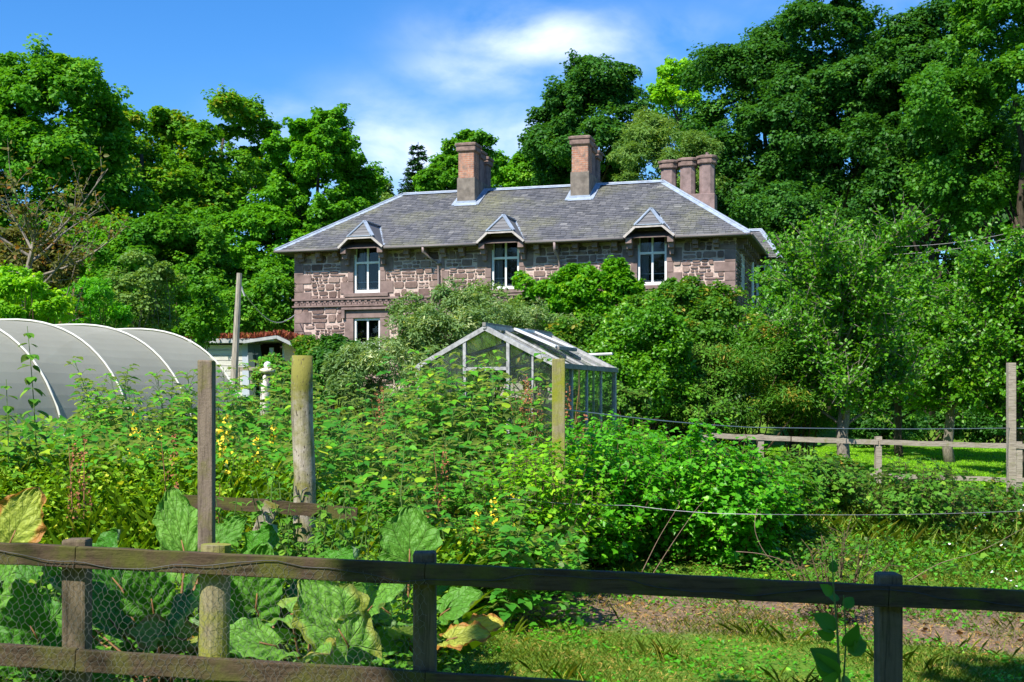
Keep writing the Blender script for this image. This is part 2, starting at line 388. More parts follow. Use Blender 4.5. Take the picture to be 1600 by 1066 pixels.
# ---- stones
def stones(mb, plane, u0, u1, z0, z1, blocked, seed):
    r = random.Random(seed); z = z0
    while z < z1-.05:
        H = r.uniform(.20, .31); H = min(H, z1-z); u = u0 - r.uniform(0, .2)
        while u < u1:
            W = r.uniform(.20, .52)
            rows = 1 if r.random() < .36 else (2 if r.random() < .78 else 3)
            if rows > 1: W *= 1.25
            cuts = [0]+sorted(r.uniform(.33*k/1, .33*k+.34) if rows == 3 else r.uniform(.35, .65) for k in range(1, rows))+[1]
            for k in range(rows):
                za, zb = z+H*cuts[k], z+H*cuts[k+1]
                parts = [0, 1] if (rows == 1 or r.random() < .35) else [0, r.uniform(.3, .7), 1]
                for q in range(len(parts)-1):
                    a, b_ = u+W*parts[q], u+W*parts[q+1]
                    a2, b2 = max(a, u0), min(b_, u1)
                    if b2-a2 < .07: continue
                    cu, cz = (a2+b2)/2, (za+zb)/2
                    if any(x0 < b2 and x1 > a2 and y0 < zb and y1 > za and (x0 < cu < x1 and y0 < cz < y1) for x0, x1, y0, y1 in blocked): continue
                    for x0, x1, y0, y1 in blocked:
                        if y0 < zb and y1 > za:
                            if a2 < x0 < b2: b2 = x0
                            if a2 < x1 < b2: a2 = x1
                    g = .011+r.uniform(0, .009)
                    if b2-a2 < .08 or zb-za < .055: continue
                    j = lambda s_: r.uniform(-s_, s_)
                    A_ = min(.035, (b2-a2)*.14); B_ = min(.022, (zb-za)*.16)
                    pts = [(a2+g+abs(j(A_)), za+g+abs(j(B_))), ((a2+b2)/2+j(A_), za+g+j(B_*.4)), (b2-g-abs(j(A_)), za+g+abs(j(B_))), (b2-g+j(.008), (za+zb)/2+j(B_)),
                           (b2-g-abs(j(A_)), zb-g-abs(j(B_))), ((a2+b2)/2+j(A_), zb-g+j(B_*.4)), (a2+g+abs(j(A_)), zb-g-abs(j(B_))), (a2+g+j(.008), (za+zb)/2+j(B_))]
                    ti = min(1, max(0, r.gauss(.48, .22)))
                    top = .022+r.uniform(0, .02); cc = ((a2+b2)/2, (za+zb)/2)
                    base = [plane(p[0], p[1], .0) for p in pts]
                    tp = [plane(p[0]+(cc[0]-p[0])*.07, p[1]+(cc[1]-p[1])*.10, top) for p in pts]
                    i = len(mb.v); mb.v += base+tp
                    for k2 in range(8):
                        k3 = (k2+1) % 8; mb.f.append((i+k2, i+k3, i+8+k3, i+8+k2)); mb.t.append(ti)
                    mb.f.append(tuple(i+8+k2 for k2 in range(8))); mb.t.append(ti)
            u += W
        z += H
quo = []
mbq = {}
def quoin(u0, u1, z0, z1, side=0, th=.034):
    quo.append((u0, u1, z0, z1)); g = .008
    mbq.setdefault(side, MB()).box((u0+g, -th, S(z0+g)), (u1-g, .02, S(z1-g)), random.uniform(.2, .9))
z = 1.9; k = 0
while z < 7.0:
    h = random.uniform(.28, .42); h = min(h, 7.0-z)
    if not (5.25 < z+h/2 < 5.64):
        quoin(0, .66 if k % 2 else .36, z, z+h, 'lu' if z > 5.4 else 'ld'); quoin(HL-(.70 if k % 2 else .36), HL, z, z+h, 'ru' if z > 5.4 else 'rd')
        if z > 5.6: quoin(5.50, 5.78 if k % 2 else 5.62, z, z+h, 'm')
    z += h; k += 1
for (a, b_) in upper:
    for s_ in (-1, 1):
        z = WZ0-.02; k = 0
        for h in (.42, .34, .46, .30, .42):
            wq = .22 if k % 2 else .5; z1 = min(z+h, 7.28)
            if s_ < 0: quoin(a-wq, a, z, z1, ('a', a))
            else: quoin(b_, b_+wq, z, z1, ('b', a))
            z = z1; k += 1
for (a, b_) in lowers:
    for s_, q0, q1 in (('c', a-.35, a), ('d', b_, b_+.35)): quoin(q0, q1, LZ0, LZ0+.5, (s_, a)); quoin(q0, q1, LZ0+1.0, LZ1, (s_, a))
    quoin(a-.6, a, LZ0+.5, LZ0+1.0, ('c', a)); quoin(b_, b_+.6, LZ0+.5, LZ0+1.0, ('d', a)); quoin(a-.4, b_+.4, LZ1, LZ1+.28, ('c', a))
for k_, q_ in mbq.items(): q_.build('quoins' if isinstance(k_, str) else 'window_surround', M_DRESS, house, bevel=.008)
blocked = quo + holes + [(a-.22, b_+.22, 7.25, 7.7) for a, b_ in upper] + [(a-.35, b_+.35, WZ0-.16, WZ0) for a, b_ in upper] + [(0, HL, 5.30, 5.60)]
mb = MB()
stones(mb, lambda u, z, d: (u, -d, S(z)), 0, HL, 2.6, 5.30, blocked, 3)
stones(mb, lambda u, z, d: (u, -d, S(z)), 0, HL, 5.60, 7.22, blocked, 5)
stones(mb, lambda u, z, d: (HL+d, u, S(z)), 0, 5.3, 2.6, 7.2, [(1.5, 2.5, 3.2, 4.9), (1.5, 2.5, 5.7, 7.0)], 9)
stones(mb, lambda u, z, d: (u, 5.3-d, S(z)), HL+.05, WU, 2.6, 7.0, [], 11)
mb.build('rubble_stones', M_STONE, house)
# ---- string course with carved pattern
mb = MB(); mb.box((-.05, -.10, S(5.53)), (HL+.05, .01, S(5.60))); mb.box((-.05, -.10, S(5.30)), (HL+.05, .01, S(5.35)))
u = 0
while u < HL-.1:
    d = .045+.03*(int(u/.11) % 2)
    mb.box((u+.008, -d, S(5.36)), (u+.10, .01, S(5.435)), random.random()); mb.box((u+.058, -(.12-d), S(5.445)), (u+.15, .01, S(5.525)), random.random()); u += .11
mb.build('string_course', M_DRESS, house)
# ---- eaves: corbels, gutter, soffit
u = .35
while u < HL:
    if not any(a-.45 < u < b_+.45 for a, b_ in upper):
        mb = MB(); mb.box((u-.09, -.30, S(7.02)), (u+.09, .01, S(7.20))); mb.box((u-.09, -.16, S(6.90)), (u+.09, .01, S(7.018))); mb.build('corbel', M_DRESS, house, bevel=.01)
    u += .66
v = .4
while v < 5: mb = MB(); mb.box((HL-.01, v-.09, S(7.02)), (HL+.34, v+.09, S(7.20))); mb.box((HL-.01, v-.09, S(6.88)), (HL+.2, v+.09, S(7.018))); mb.build('corbel', M_DRESS, house, bevel=.01); v += .62
OV = .52
gaps = [(a-.36, b_+.36) for a, b_ in upper]
segs = []; cur = -OV
for a, b_ in gaps: segs.append((cur, a)); cur = b_
segs.append((cur, HL+OV))
mb = MB()
for a, b_ in segs: mb.box((a, -OV, S(7.205)), (b_, .06, S(7.225)))
mb.box((HL-.02, -OV+.001, S(7.206)), (HL+OV, DEP+OV, S(7.226))); mb.box((-OV, -OV+.001, S(7.206)), (.02, DEP+OV, S(7.226)))
mb.build('soffit', M_SOFF, house)
for a, b_ in segs:
    mb = MB(); mb.tube([(a, -OV-.03, S(7.235)), (b_, -OV-.03, S(7.235))], .045, 8); mb.build('gutter', M_GUT, house, smooth=True)
mb = MB(); mb.tube([(HL+OV+.03, -OV, S(7.235)), (HL+OV+.03, DEP, S(7.235))], .045, 8)
mb.build('gutter', M_GUT, house, smooth=True)

# ---- roof of individual slates
m, t, b = newmat('slate'); M_SLATE = m
vec = mapped(t); n1 = noise(t, vec, .55, 5, .6); n2 = noise(t, vec, 18, 5, .7); ti = attr(t)
c = ramp(t, ti, [(0, (.07, .072, .080)), (.45, (.118, .117, .123)), (.8, (.165, .162, .162)), (1, (.25, .245, .235))])
lich = ramp(t, n1, [(.47, (0,0,0)), (.72, (1,1,1))]); lm = nd(t, 'ShaderNodeMath', operation='MULTIPLY'); t.links.new(lich, lm.inputs[0]); t.links.new(ramp(t, n2, [(.35,(0,0,0)),(.7,(1,1,1))]), lm.inputs[1])
c = mixc_(t, lm.outputs[0], c, (.24, .235, .09))
t.links.new(c, b.inputs['Base Color']); b.inputs['Roughness'].default_value = .62; b.inputs['Specular IOR Level'].default_value = .35
bump(t, b, n2, .4, .01)
RZ = 9.82; EZ = 7.26; RU0, RU1, RV = 2.55, HL-3.0, 4.0
C00, C10, C11, C01 = (-OV, -OV), (HL+OV, -OV), (HL+OV, DEP+OV), (-OV, DEP+OV)
def slates(mb, e0, e1, r0, r1, course=.17, wd=.22, skip=None, seed=1):
    """e0,e1 eave ends; r0,r1 ridge ends (3D, local)"""
    r = random.Random(seed)
    e0, e1, r0, r1 = map(Vector, (e0, e1, r0, r1))
    du = (e1-e0).normalized(); up = ((r0+r1)/2-(e0+e1)/2); up = (up-du*up.dot(du)); Ls = up.length; up.normalize(); nrm = du.cross(up).normalized()
    nc = int(Ls/course)
    def ends(s): 
        a = e0.lerp(r0, s); b_ = e1.lerp(r1, s); return (a-e0).dot(du), (b_-e0).dot(du)
    for k in range(nc):
        s0 = k*course; s1 = min(Ls, s0+course*1.12)
        a0, b0 = ends(s0/Ls); x = a0-r.uniform(0, wd)
        a1, b1 = ends(min(1, s1/Ls))
        while x < b0:
            W = wd*r.uniform(.75, 1.25); xa, xb = max(x, a0), min(x+W, b0)
            if xb-xa > .03 and not (skip and skip(e0+du*((xa+xb)/2)+up*((s0+s1)/2))):
                xa1 = max(xa, a1) if xa > a0 else a1; xb1 = min(xb, b1) if xb < b0 else b1
                lift = .016+r.uniform(0, .012); g = .004
                p = [e0+du*(xa+g)+up*(s0-r.uniform(0, .02))+nrm*lift, e0+du*(xb-g)+up*(s0-r.uniform(0, .02))+nrm*(lift+r.uniform(-.004, .004))]
                if xb1-xa1 < .01: xa1 = xb1 = (xa1+xb1)/2; 
                q = [e0+du*(xb1-g)+up*s1+nrm*.004, e0+du*(xa1+g)+up*s1+nrm*.004]
                ti = min(1, max(0, r.gauss(.42, .19)))
                if (q[0]-q[1]).length < .005: mb.poly([p[0], p[1], q[0]], ti)
                else: mb.poly([p[0], p[1], q[0], q[1]], ti)
                mb.poly([p[0]-nrm*(lift-.001), p[1]-nrm*(lift-.001), p[1], p[0]], ti*.7)
            x += W
mb = MB()
def dskip(p):
    return p.z < S(8.0) and any((a+b_)/2-.80+.9*max(0, p.z-S(7.3)) < p.x < (a+b_)/2+.80-.9*max(0, p.z-S(7.3)) and p.y < 1 for a, b_ in upper)
E = lambda c_: (c_[0], c_[1], S(EZ))
R0, R1 = (RU0, RV, S(RZ)), (RU1, RV, S(RZ))
slates(mb, E(C00), E(C10), R0, R1, skip=dskip, seed=1); slates(mb, E(C10), E(C11), R1, R1, seed=2)
slates(mb, E(C11), E(C01), R1, R0, seed=3); slates(mb, E(C01), E(C00), R0, R0, seed=4)
# wing roof
WE = S(7.10); WR = S(8.42)
wc = [(HL-1.2, 4.85, WE), (WU+.45, 4.85, WE), (WU+.45, 9.9, WE), (HL-1.2, 9.9, WE)]; wr0 = (HL-1.2, 7.4, WR); wr1 = (HL+.15, 7.4, WR)
slates(mb, wc[0], wc[1], wr0, wr1, seed=6); slates(mb, wc[1], wc[2], wr1, wr1, seed=7)
roof = mb.build('roof', M_SLATE, house)
mb = MB()      # felt deck just under the slates
dk = -.012
def Z(p, d=dk): return (p[0], p[1], p[2]+d)
def clipdeck():
    # front plane split around dormers left solid: dormers sit in front of it
    mb.poly([Z(E(C00)), Z(E(C10)), Z(R1), Z(R0)])
clipdeck(); mb.poly([Z(E(C10)), Z(E(C11)), Z(R1)]); mb.poly([Z(E(C11)), Z(E(C01)), Z(R0), Z(R1)]); mb.poly([Z(E(C01)), Z(E(C00)), Z(R0)])
mb.poly([Z(wc[0]), Z(wc[1]), Z(wr1), Z(wr0)]); mb.poly([Z(wc[1]), Z(wc[2]), Z(wr1)])
mb.build('roof_deck', M_SOFF, roof)
mb = MB()      # lead ridge and hips
def leadline(a, b_, wv=.15):
    a = Vector(a); b_ = Vector(b_); d = (b_-a).normalized(); sd = d.cross(Vector((0,0,1))).normalized()
    n = max(2, int((b_-a).length/1.5))
    for k in range(n):
        p, q = a.lerp(b_, k/n), a.lerp(b_, (k+1)/n+.01)
        for s_ in (-1, 1):
            dn = Vector((0,0,-.075)); up = Vector((0,0,.045+.004*(k % 2)))
            mb.poly([p+up, q+up, q+sd*s_*wv+dn+up, p+sd*s_*wv+dn+up])
    mb.tube([a+Vector((0,0,.05)), b_+Vector((0,0,.05))], .035, 6)
leadline(R0, R1); leadline(E(C00), R0); leadline(E(C10), R1); leadline(E(C11), R1); leadline(E(C01), R0)
leadline(wr0, wr1, .12); leadline(wc[1], wr1, .12)
mb.build('lead_flashing', M_LEAD, roof)

# ---- windows
def window(u0, u1, z0, z1, curtain=True, y=.09, split=.36, place=None):
    pl = place or (lambda a, d, z: (a, d, S(z)))
    f = MB(); fw = .075
    def bx(ua, ub, za, zb, ya, yb):
        p = [pl(ua, ya, za), pl(ub, yb, zb)]; lo = [min(p[0][i], p[1][i]) for i in range(3)]; hi = [max(p[0][i], p[1][i]) for i in range(3)]
        f.box(lo, hi)
    bx(u0, u0+fw, z0, z1, y-.04, y+.08); bx(u1-fw, u1, z0, z1, y-.04, y+.08)
    bx(u0+fw, u1-fw, z1-fw, z1, y-.038, y+.08); bx(u0+fw, u1-fw, z0, z0+fw*1.4, y-.05, y+.08)
    zm = z1-(z1-z0)*split; um = (u0+u1)/2
    bx(u0+fw, u1-fw, zm-.038, zm+.038, y-.02, y+.06); bx(um-.032, um+.032, z0+fw, z1-fw, y-.012, y+.05)
    o = f.build('window', M_WHITE, house, bevel=.004)
    g = MB(); g.poly([pl(u0+fw, y+.03, z0+fw), pl(u1-fw, y+.03, z0+fw), pl(u1-fw, y+.03, z1-fw), pl(u0+fw, y+.03, z1-fw)])
    g.build('glass', M_GLASSW, o)
    if curtain:
        c_ = MB()
        for (a, wv) in ((u0+fw, .26),) :
            n = 14
            for k in range(n):
                x0, x1 = a+wv*k/n, a+wv*(k+1)/n
                c_.poly([pl(x0, y+.13+.02*math.sin(k*1.7), z0+.05), pl(x1, y+.13+.02*math.sin((k+1)*1.7), z0+.05), pl(x1, y+.13+.02*math.sin((k+1)*1.7), z1-.05), pl(x0, y+.13+.02*math.sin(k*1.7), z1-.05)])
        c_.build('curtain', M_CURT, o)
        c2 = MB(); c2.box(pl(u0+fw, y+.10, z0+.38), pl(u1-fw, y+.12, z0+.40)); c2.box(pl(u0+fw, y+.10, z0+.16), pl(u1-fw, y+.12, z0+.175))
        c2.build('guard_rail', M_WHITE, o)
    r_ = MB()   # reveals and recess coloured near-black for the shade of the unlit room
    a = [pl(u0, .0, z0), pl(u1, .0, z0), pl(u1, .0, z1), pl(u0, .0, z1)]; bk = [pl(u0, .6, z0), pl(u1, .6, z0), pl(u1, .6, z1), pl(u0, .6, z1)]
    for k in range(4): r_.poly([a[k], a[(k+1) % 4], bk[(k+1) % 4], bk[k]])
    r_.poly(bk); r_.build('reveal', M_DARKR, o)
M_DARKR = simple('room_shade', (.014, .013, .013), .9)
m, t, b = newmat('clear_pane'); M_GLASSW = m
gl = nd(t, 'ShaderNodeBsdfGlossy'); gl.inputs['Roughness'].default_value = .03; trp = nd(t, 'ShaderNodeBsdfTransparent'); trp.inputs[0].default_value = (.8, .82, .82, 1)
fr = nd(t, 'ShaderNodeFresnel'); fr.inputs[0].default_value = 1.5; ad = nd(t, 'ShaderNodeMath', operation='ADD'); ad.inputs[1].default_value = .0; t.links.new(fr.outputs[0], ad.inputs[0])
mx = nd(t, 'ShaderNodeMixShader'); t.links.new(ad.outputs[0], mx.inputs[0]); t.links.new(trp.outputs[0], mx.inputs[1]); t.links.new(gl.outputs[0], mx.inputs[2]); t.links.new(mx.outputs[0], t.nodes['Material Output'].inputs[0])
for a, b_ in upper: window(a, b_, WZ0, WZ1)
for a, b_ in lowers: window(a, b_, LZ0, LZ1, False, split=.5)
mb = MB()
for a, b_ in upper:
    mb = MB(); mb.box((a-.34, -.13, S(WZ0-.14)), (b_+.34, .05, S(WZ0-.015))); mb.build('window_sill', M_DRESS, house, bevel=.01)
mb = MB()
mb.box((2.27-.42, -.14, S(LZ1+.29)), (3.25+.42, .02, S(LZ1+.37))); mb.box((2.27-.42, -.13, S(LZ1-.0)), (2.27-.30, .02, S(LZ1+.29)))
mb.build('window_hood', M_DRESS, house, bevel=.01)
# small sash and shaft of white windows on the side wall and wing
window(1.5, 2.5, 5.7, 7.0, False, place=lambda a, d, z: (HL+.01-d*.25, a, S(z)), y=.02)
mb = MB()
for (v_, z0, z1) in ((5.2, 3.0, 7.0),):
    mb.tube([(HL+.12, 4.2, S(2.2)), (HL+.12, 4.2, S(7.15))], .055, 8)
mb.build('downpipe', M_WHITE, house)
mb = MB(); mb.box((HL+.16, 5.24, S(4.6)), (HL+.24, 5.30, S(6.9))); mb.box((WU-.14, 5.24, S(4.6)), (WU-.06, 5.30, S(6.9))); mb.box((HL+.24, 5.245, S(6.8)), (WU-.14, 5.30, S(6.88))); mb.box((HL+.24, 5.246, S(5.6)), (WU-.14, 5.298, S(5.66)))
wf = mb.build('window', M_WHITE, house); mb = MB(); mb.poly([(HL+.24, 5.255, S(4.6)), (WU-.14, 5.255, S(4.6)), (WU-.14, 5.255, S(6.8)), (HL+.24, 5.255, S(6.8))]); mb.build('glass', M_GLASS, wf)
mb = MB(); mb.tube([(WU+.08, 5.28, S(2.2)), (WU+.08, 5.28, S(7.05))], .05, 8); mb.build('downpipe', M_WHITE, house)
# downpipes on the front
mb = MB(); mb.tube([(5.02, -OV-.03, S(7.2)), (5.03, -OV-.02, S(7.05)), (5.2, -.22, S(6.85)), (5.40, -.08, S(6.7)), (5.42, -.07, S(6.3)), (5.42, -.07, S(2.3))], .042, 8)
mb.box((5.34, -.13, S(6.66)), (5.5, 0, S(6.72))); mb.build('downpipe', M_PIPE, house, smooth=True)
mb = MB(); mb.tube([(9.62, -OV-.03, S(7.2)), (9.63, -OV-.02, S(6.95)), (9.66, -.2, S(6.8)), (9.68, -.08, S(6.6)), (9.68, -.08, S(2.3))], .042, 8); mb.build('downpipe', M_PIPE, house, smooth=True)

# ---- dormers (clipped gable)
for di, (a, b_) in enumerate(upper):
    cu = (a+b_)/2; mb = MB()
    yf = -OV-.12
    zE, zC, zA = S(7.32), S(7.64), S(8.22)          # eave, clip, apex
    hw, hc = .80, .46
    apex = Vector((cu, yf+.42, zA)); bk = Vector((cu, 1.15, zA))       # ridge runs back to the main roof
    # main roof surface height at y: z = EZ + (y+OV)*(RZ-EZ)/(RV+OV)
    sl = (RZ-EZ)/(RV+OV); yr = lambda z_: (z_-S(EZ))/sl-OV
    for s_ in (-1, 1):
        EL = Vector((cu+s_*hw, yf+.06, zE)); CL = Vector((cu+s_*hc, yf, zC)); ELb = Vector((cu+s_*hw, yr(zE)+.02, zE))
        AB = Vector((cu, yr(zA)+.05, zA))
        mb.poly([EL, CL, apex, AB, ELb] if s_ < 0 else [EL, ELb, AB, apex, CL], .5)
    mb.poly([(cu-hc, yf, zC), (cu+hc, yf, zC), apex], .6)
    # slate courses on the hip as thin lifted strips
    for k in range(5):
        f0, f1 = k/5, (k+1)/5+.02; L0 = Vector((cu-hc, yf, zC)).lerp(apex, f0); R_ = Vector((cu+hc, yf, zC)).lerp(apex, f0); L1 = Vector((cu-hc, yf, zC)).lerp(apex, min(1, f1)); R1_ = Vector((cu+hc, yf, zC)).lerp(apex, min(1, f1))
        off = Vector((0, -.014, .016)); mb.poly([L0+off, R_+off, R1_+off*.3, L1+off*.3], random.uniform(.3, .8))
    dm = mb.build('dormer', M_SLATE, house)
    global_lead = MB(); mb_save = mb; mb = global_lead
    AB = Vector((cu, yr(zA)+.03, zA))
    def lead2(p, q, wv=.06):
        p = Vector(p); q = Vector(q); global_lead.beam(p+Vector((0,0,.02)), q+Vector((0,0,.02)), .03, wv*2)
    lead2(apex, AB); lead2((cu-hc, yf, zC), apex, .07); lead2((cu+hc, yf, zC), apex, .07); lead2((cu-hc-.02, yf-.005, zC-.01), (cu+hc+.02, yf-.005, zC-.01), .03)
    for s_ in (-1, 1):
        lead2((cu+s_*hw, yr(zE)+.05, zE), AB, .07)
    global_lead.build('dormer_flashing', M_LEAD, dm)
    br = MB()
    for s_ in (-1, 1):       # bargeboards on moulded brackets
        br.beam((cu+s_*(hw+.02), yf+.03, zE-.05), (cu+s_*(hc-.02), yf-.01, zC-.05), .075, .04)
    br.beam((cu-hc, yf+.005, zC-.06), (cu+hc, yf+.005, zC-.045), .055, .04)
    br.build('bargeboard', M_BARGE if 'M_BARGE' in globals() else globals().setdefault('M_BARGE', simple('pale_board', (.46, .41, .37), .7, nscale=8)), dm)
    br = MB()
    for s_ in (-1, 1):
        x = cu+s_*(hw-.12)
        br.box((x-.10, -OV, S(7.08)), (x+.10, .02, S(7.26))); br.box((x-.085, -OV+.14, S(6.92)), (x+.085, .02, S(7.08))); br.box((x-.07, -.2, S(6.72)), (x+.07, .02, S(6.92)))
        br.box((x-.07 if s_ < 0 else x-.25, -.06, S(7.1)), (x+.25 if s_ < 0 else x+.07, .14, S(7.5)))     # cheek
    br.box((cu-hc-.02, -.05, S(7.42)), (cu+hc+.02, .2, S(7.60)))      # lintel under the clipped eave
    br.poly([(cu-hw+.03, yf+.10, zE-.02), (cu-hc, yf+.06, zC-.03), (cu-hc, .1, zC-.03), (cu-hw+.03, .1, zE-.02)])
    br.poly([(cu+hc, yf+.06, zC-.03), (cu+hw-.03, yf+.10, zE-.02), (cu+hw-.03, .1, zE-.02), (cu+hc, .1, zC-.03)])
    br.poly([(cu-hc, yf+.04, zC-.03), (cu+hc, yf+.04, zC-.03), (cu+hc, .1, zC-.03), (cu-hc, .1, zC-.03)])
    br.build('dormer_brackets', M_DRESS, dm, bevel=.01)

# ---- chimneys
m, t, b = newmat('chimney_brick'); M_BRICK = m
vec = mapped(t, (1,1,1)); geo = nd(t, 'ShaderNodeTexCoord')
bk = nd(t, 'ShaderNodeTexBrick'); sx = nd(t, 'ShaderNodeSeparateXYZ'); t.links.new(geo.outputs['Object'], sx.inputs[0]); cx = nd(t, 'ShaderNodeCombineXYZ')
ad = nd(t, 'ShaderNodeMath', operation='ADD'); t.links.new(sx.outputs[0], ad.inputs[0]); t.links.new(sx.outputs[1], ad.inputs[1]); t.links.new(ad.outputs[0], cx.inputs[0]); t.links.new(sx.outputs[2], cx.inputs[1]); t.links.new(cx.outputs[0], bk.inputs[0])
bk.inputs['Scale'].default_value = 1; bk.inputs['Brick Width'].default_value = .215; bk.inputs['Row Height'].default_value = .075; bk.inputs['Mortar Size'].default_value = .006
bk.inputs['Color1'].default_value = (.34, .13, .075, 1); bk.inputs['Color2'].default_value = (.46, .22, .13, 1); bk.inputs['Mortar'].default_value = (.40, .33, .27, 1)
n2 = noise(t, vec, 5, 6, .65); t.links.new(mixc_(t, ramp(t, n2, [(.42,(0,0,0)),(.7,(1,1,1))]), bk.outputs[0], (.17, .125, .10)), b.inputs['Base Color']); b.inputs['Roughness'].default_value = .9
bump(t, b, bk.outputs['Fac'], -.3, .01)
M_PLINTH = simple('chimney_render', (.185, .155, .125), .95, nscale=4, var=.4, bmp=.4)
M_CAP = simple('chimney_cap_stone', (.21, .14, .115), .95, nscale=6, var=.45, bmp=.4)
M_CSTONE = simple('chimney_pink_stone', (.235, .165, .15), .95, nscale=4, var=.35, bmp=.4)
def shaft(cu, cv, z0, z1, w_, mat, parent, oct_=False, cap=True):
    mb = MB(); h = w_/2
    if oct_:
        ch = h*.55
        def ring(hh, c2): return [(cu-hh, cv-c2), (cu-c2, cv-hh), (cu+c2, cv-hh), (cu+hh, cv-c2), (cu+hh, cv+c2), (cu+c2, cv+hh), (cu-c2, cv+hh), (cu-hh, cv+c2)]
    else:
        def ring(hh, c2): c2 = hh*.93; return [(cu-hh, cv-c2), (cu-c2, cv-hh), (cu+c2, cv-hh), (cu+hh, cv-c2), (cu+hh, cv+c2), (cu+c2, cv+hh), (cu-c2, cv+hh), (cu-hh, cv+c2)]
        ch = h*.93
    def prism(mb, lv):
        i0 = len(mb.v)
        for (hh, c2, z_) in lv: mb.v += [(x, y, S(z_)) for x, y in ring(hh, c2)]
        for k in range(len(lv)-1):
            for j in range(8):
                a = i0+k*8+j; b2 = i0+k*8+(j+1) % 8; mb.f.append((a, b2, b2+8, a+8)); mb.t.append(.5)
        mb.f.append(tuple(i0+(len(lv)-1)*8+j for j in range(8))); mb.t.append(.5)
        mb.f.append(tuple(i0+j for j in range(8))[::-1]); mb.t.append(.5)
    prism(mb, [(h, ch, z0), (h, ch, z1-.30)])
    s_ = mb.build('chimney_shaft', mat, parent)
    mb = MB(); prism(mb, [(h+.05, ch+.04, z1-.30), (h+.07, ch+.05, z1-.27), (h+.07, ch+.05, z1-.12), (h+.03, ch+.03, z1-.115), (h+.10, ch+.08, z1-.10), (h+.11, ch+.09, z1-.02), (h+.02, ch+.02, z1+.02)])
    mb.build('chimney_cap', M_CAP, s_, bevel=.012)
for cu in (5.46, 9.70):
    mb = MB(); mb.box((cu-.34, 2.8, S(8.9)), (cu+.34, 5.25, S(10.10))); mb.poly([(cu-.34, 2.8, S(10.1)), (cu+.34, 2.8, S(10.1)), (cu+.30, 2.88, S(10.16)), (cu-.30, 2.88, S(10.16))])
    ch = mb.build('chimney', M_PLINTH, house, bevel=.02)
    for k, cv in enumerate((3.13, 3.98, 4.85)):
        shaft(cu, cv, 10.09, (11.38, 11.28, 11.2)[k], (.60, .50, .50)[k], M_BRICK if k == 0 else M_CSTONE, ch)
    fl = MB()
    yy = 2.8; zr = lambda y: S(EZ+(y+OV)*(RZ-EZ)/(RV+OV))
    fl.poly([(cu-.40, yy-.18, zr(yy-.18)+.04), (cu+.46, yy-.18, zr(yy-.18)+.04), (cu+.40, yy-.004, zr(yy)+.06), (cu-.38, yy-.004, zr(yy)+.06)])
    fl.poly([(cu-.38, yy-.004, zr(yy)), (cu+.38, yy-.004, zr(yy)), (cu+.38, yy-.004, zr(yy)+.14), (cu-.38, yy-.004, zr(yy)+.14)])
    for s_ in (-1, 1):
        fl.beam((cu+s_*.42, yy-.12, zr(yy-.12)+.03), (cu+s_*.42, RV, zr(RV)+.04), .04, .20)
        x = cu+s_*.345; fl.poly([(x, yy, zr(yy)), (x, RV, zr(RV)), (x, RV, zr(RV)+.12), (x, yy, zr(yy)+.12)])
    fl.build('chimney_flashing', M_LEAD, ch)
mb = MB(); mb.box((12.0, 5.62, S(7.5)), (14.10, 6.38, S(9.62))); ch = mb.build('chimney', M_CSTONE, house, bevel=.02)
for k, (cu, zt) in enumerate(((12.36, 10.92), (13.07, 10.97), (13.78, 11.03))): shaft(cu, 6.0, 9.62, zt, .54, M_CSTONE if k != 1 else M_CAPP if 'M_CAPP' in globals() else M_CSTONE, ch, True)
mb = MB(); mb.tube([(13.78, 6.0, S(11.0)), (13.78, 6.0, S(11.18))], .06, 8); mb.build('chimney_pot', M_CSTONE, ch)

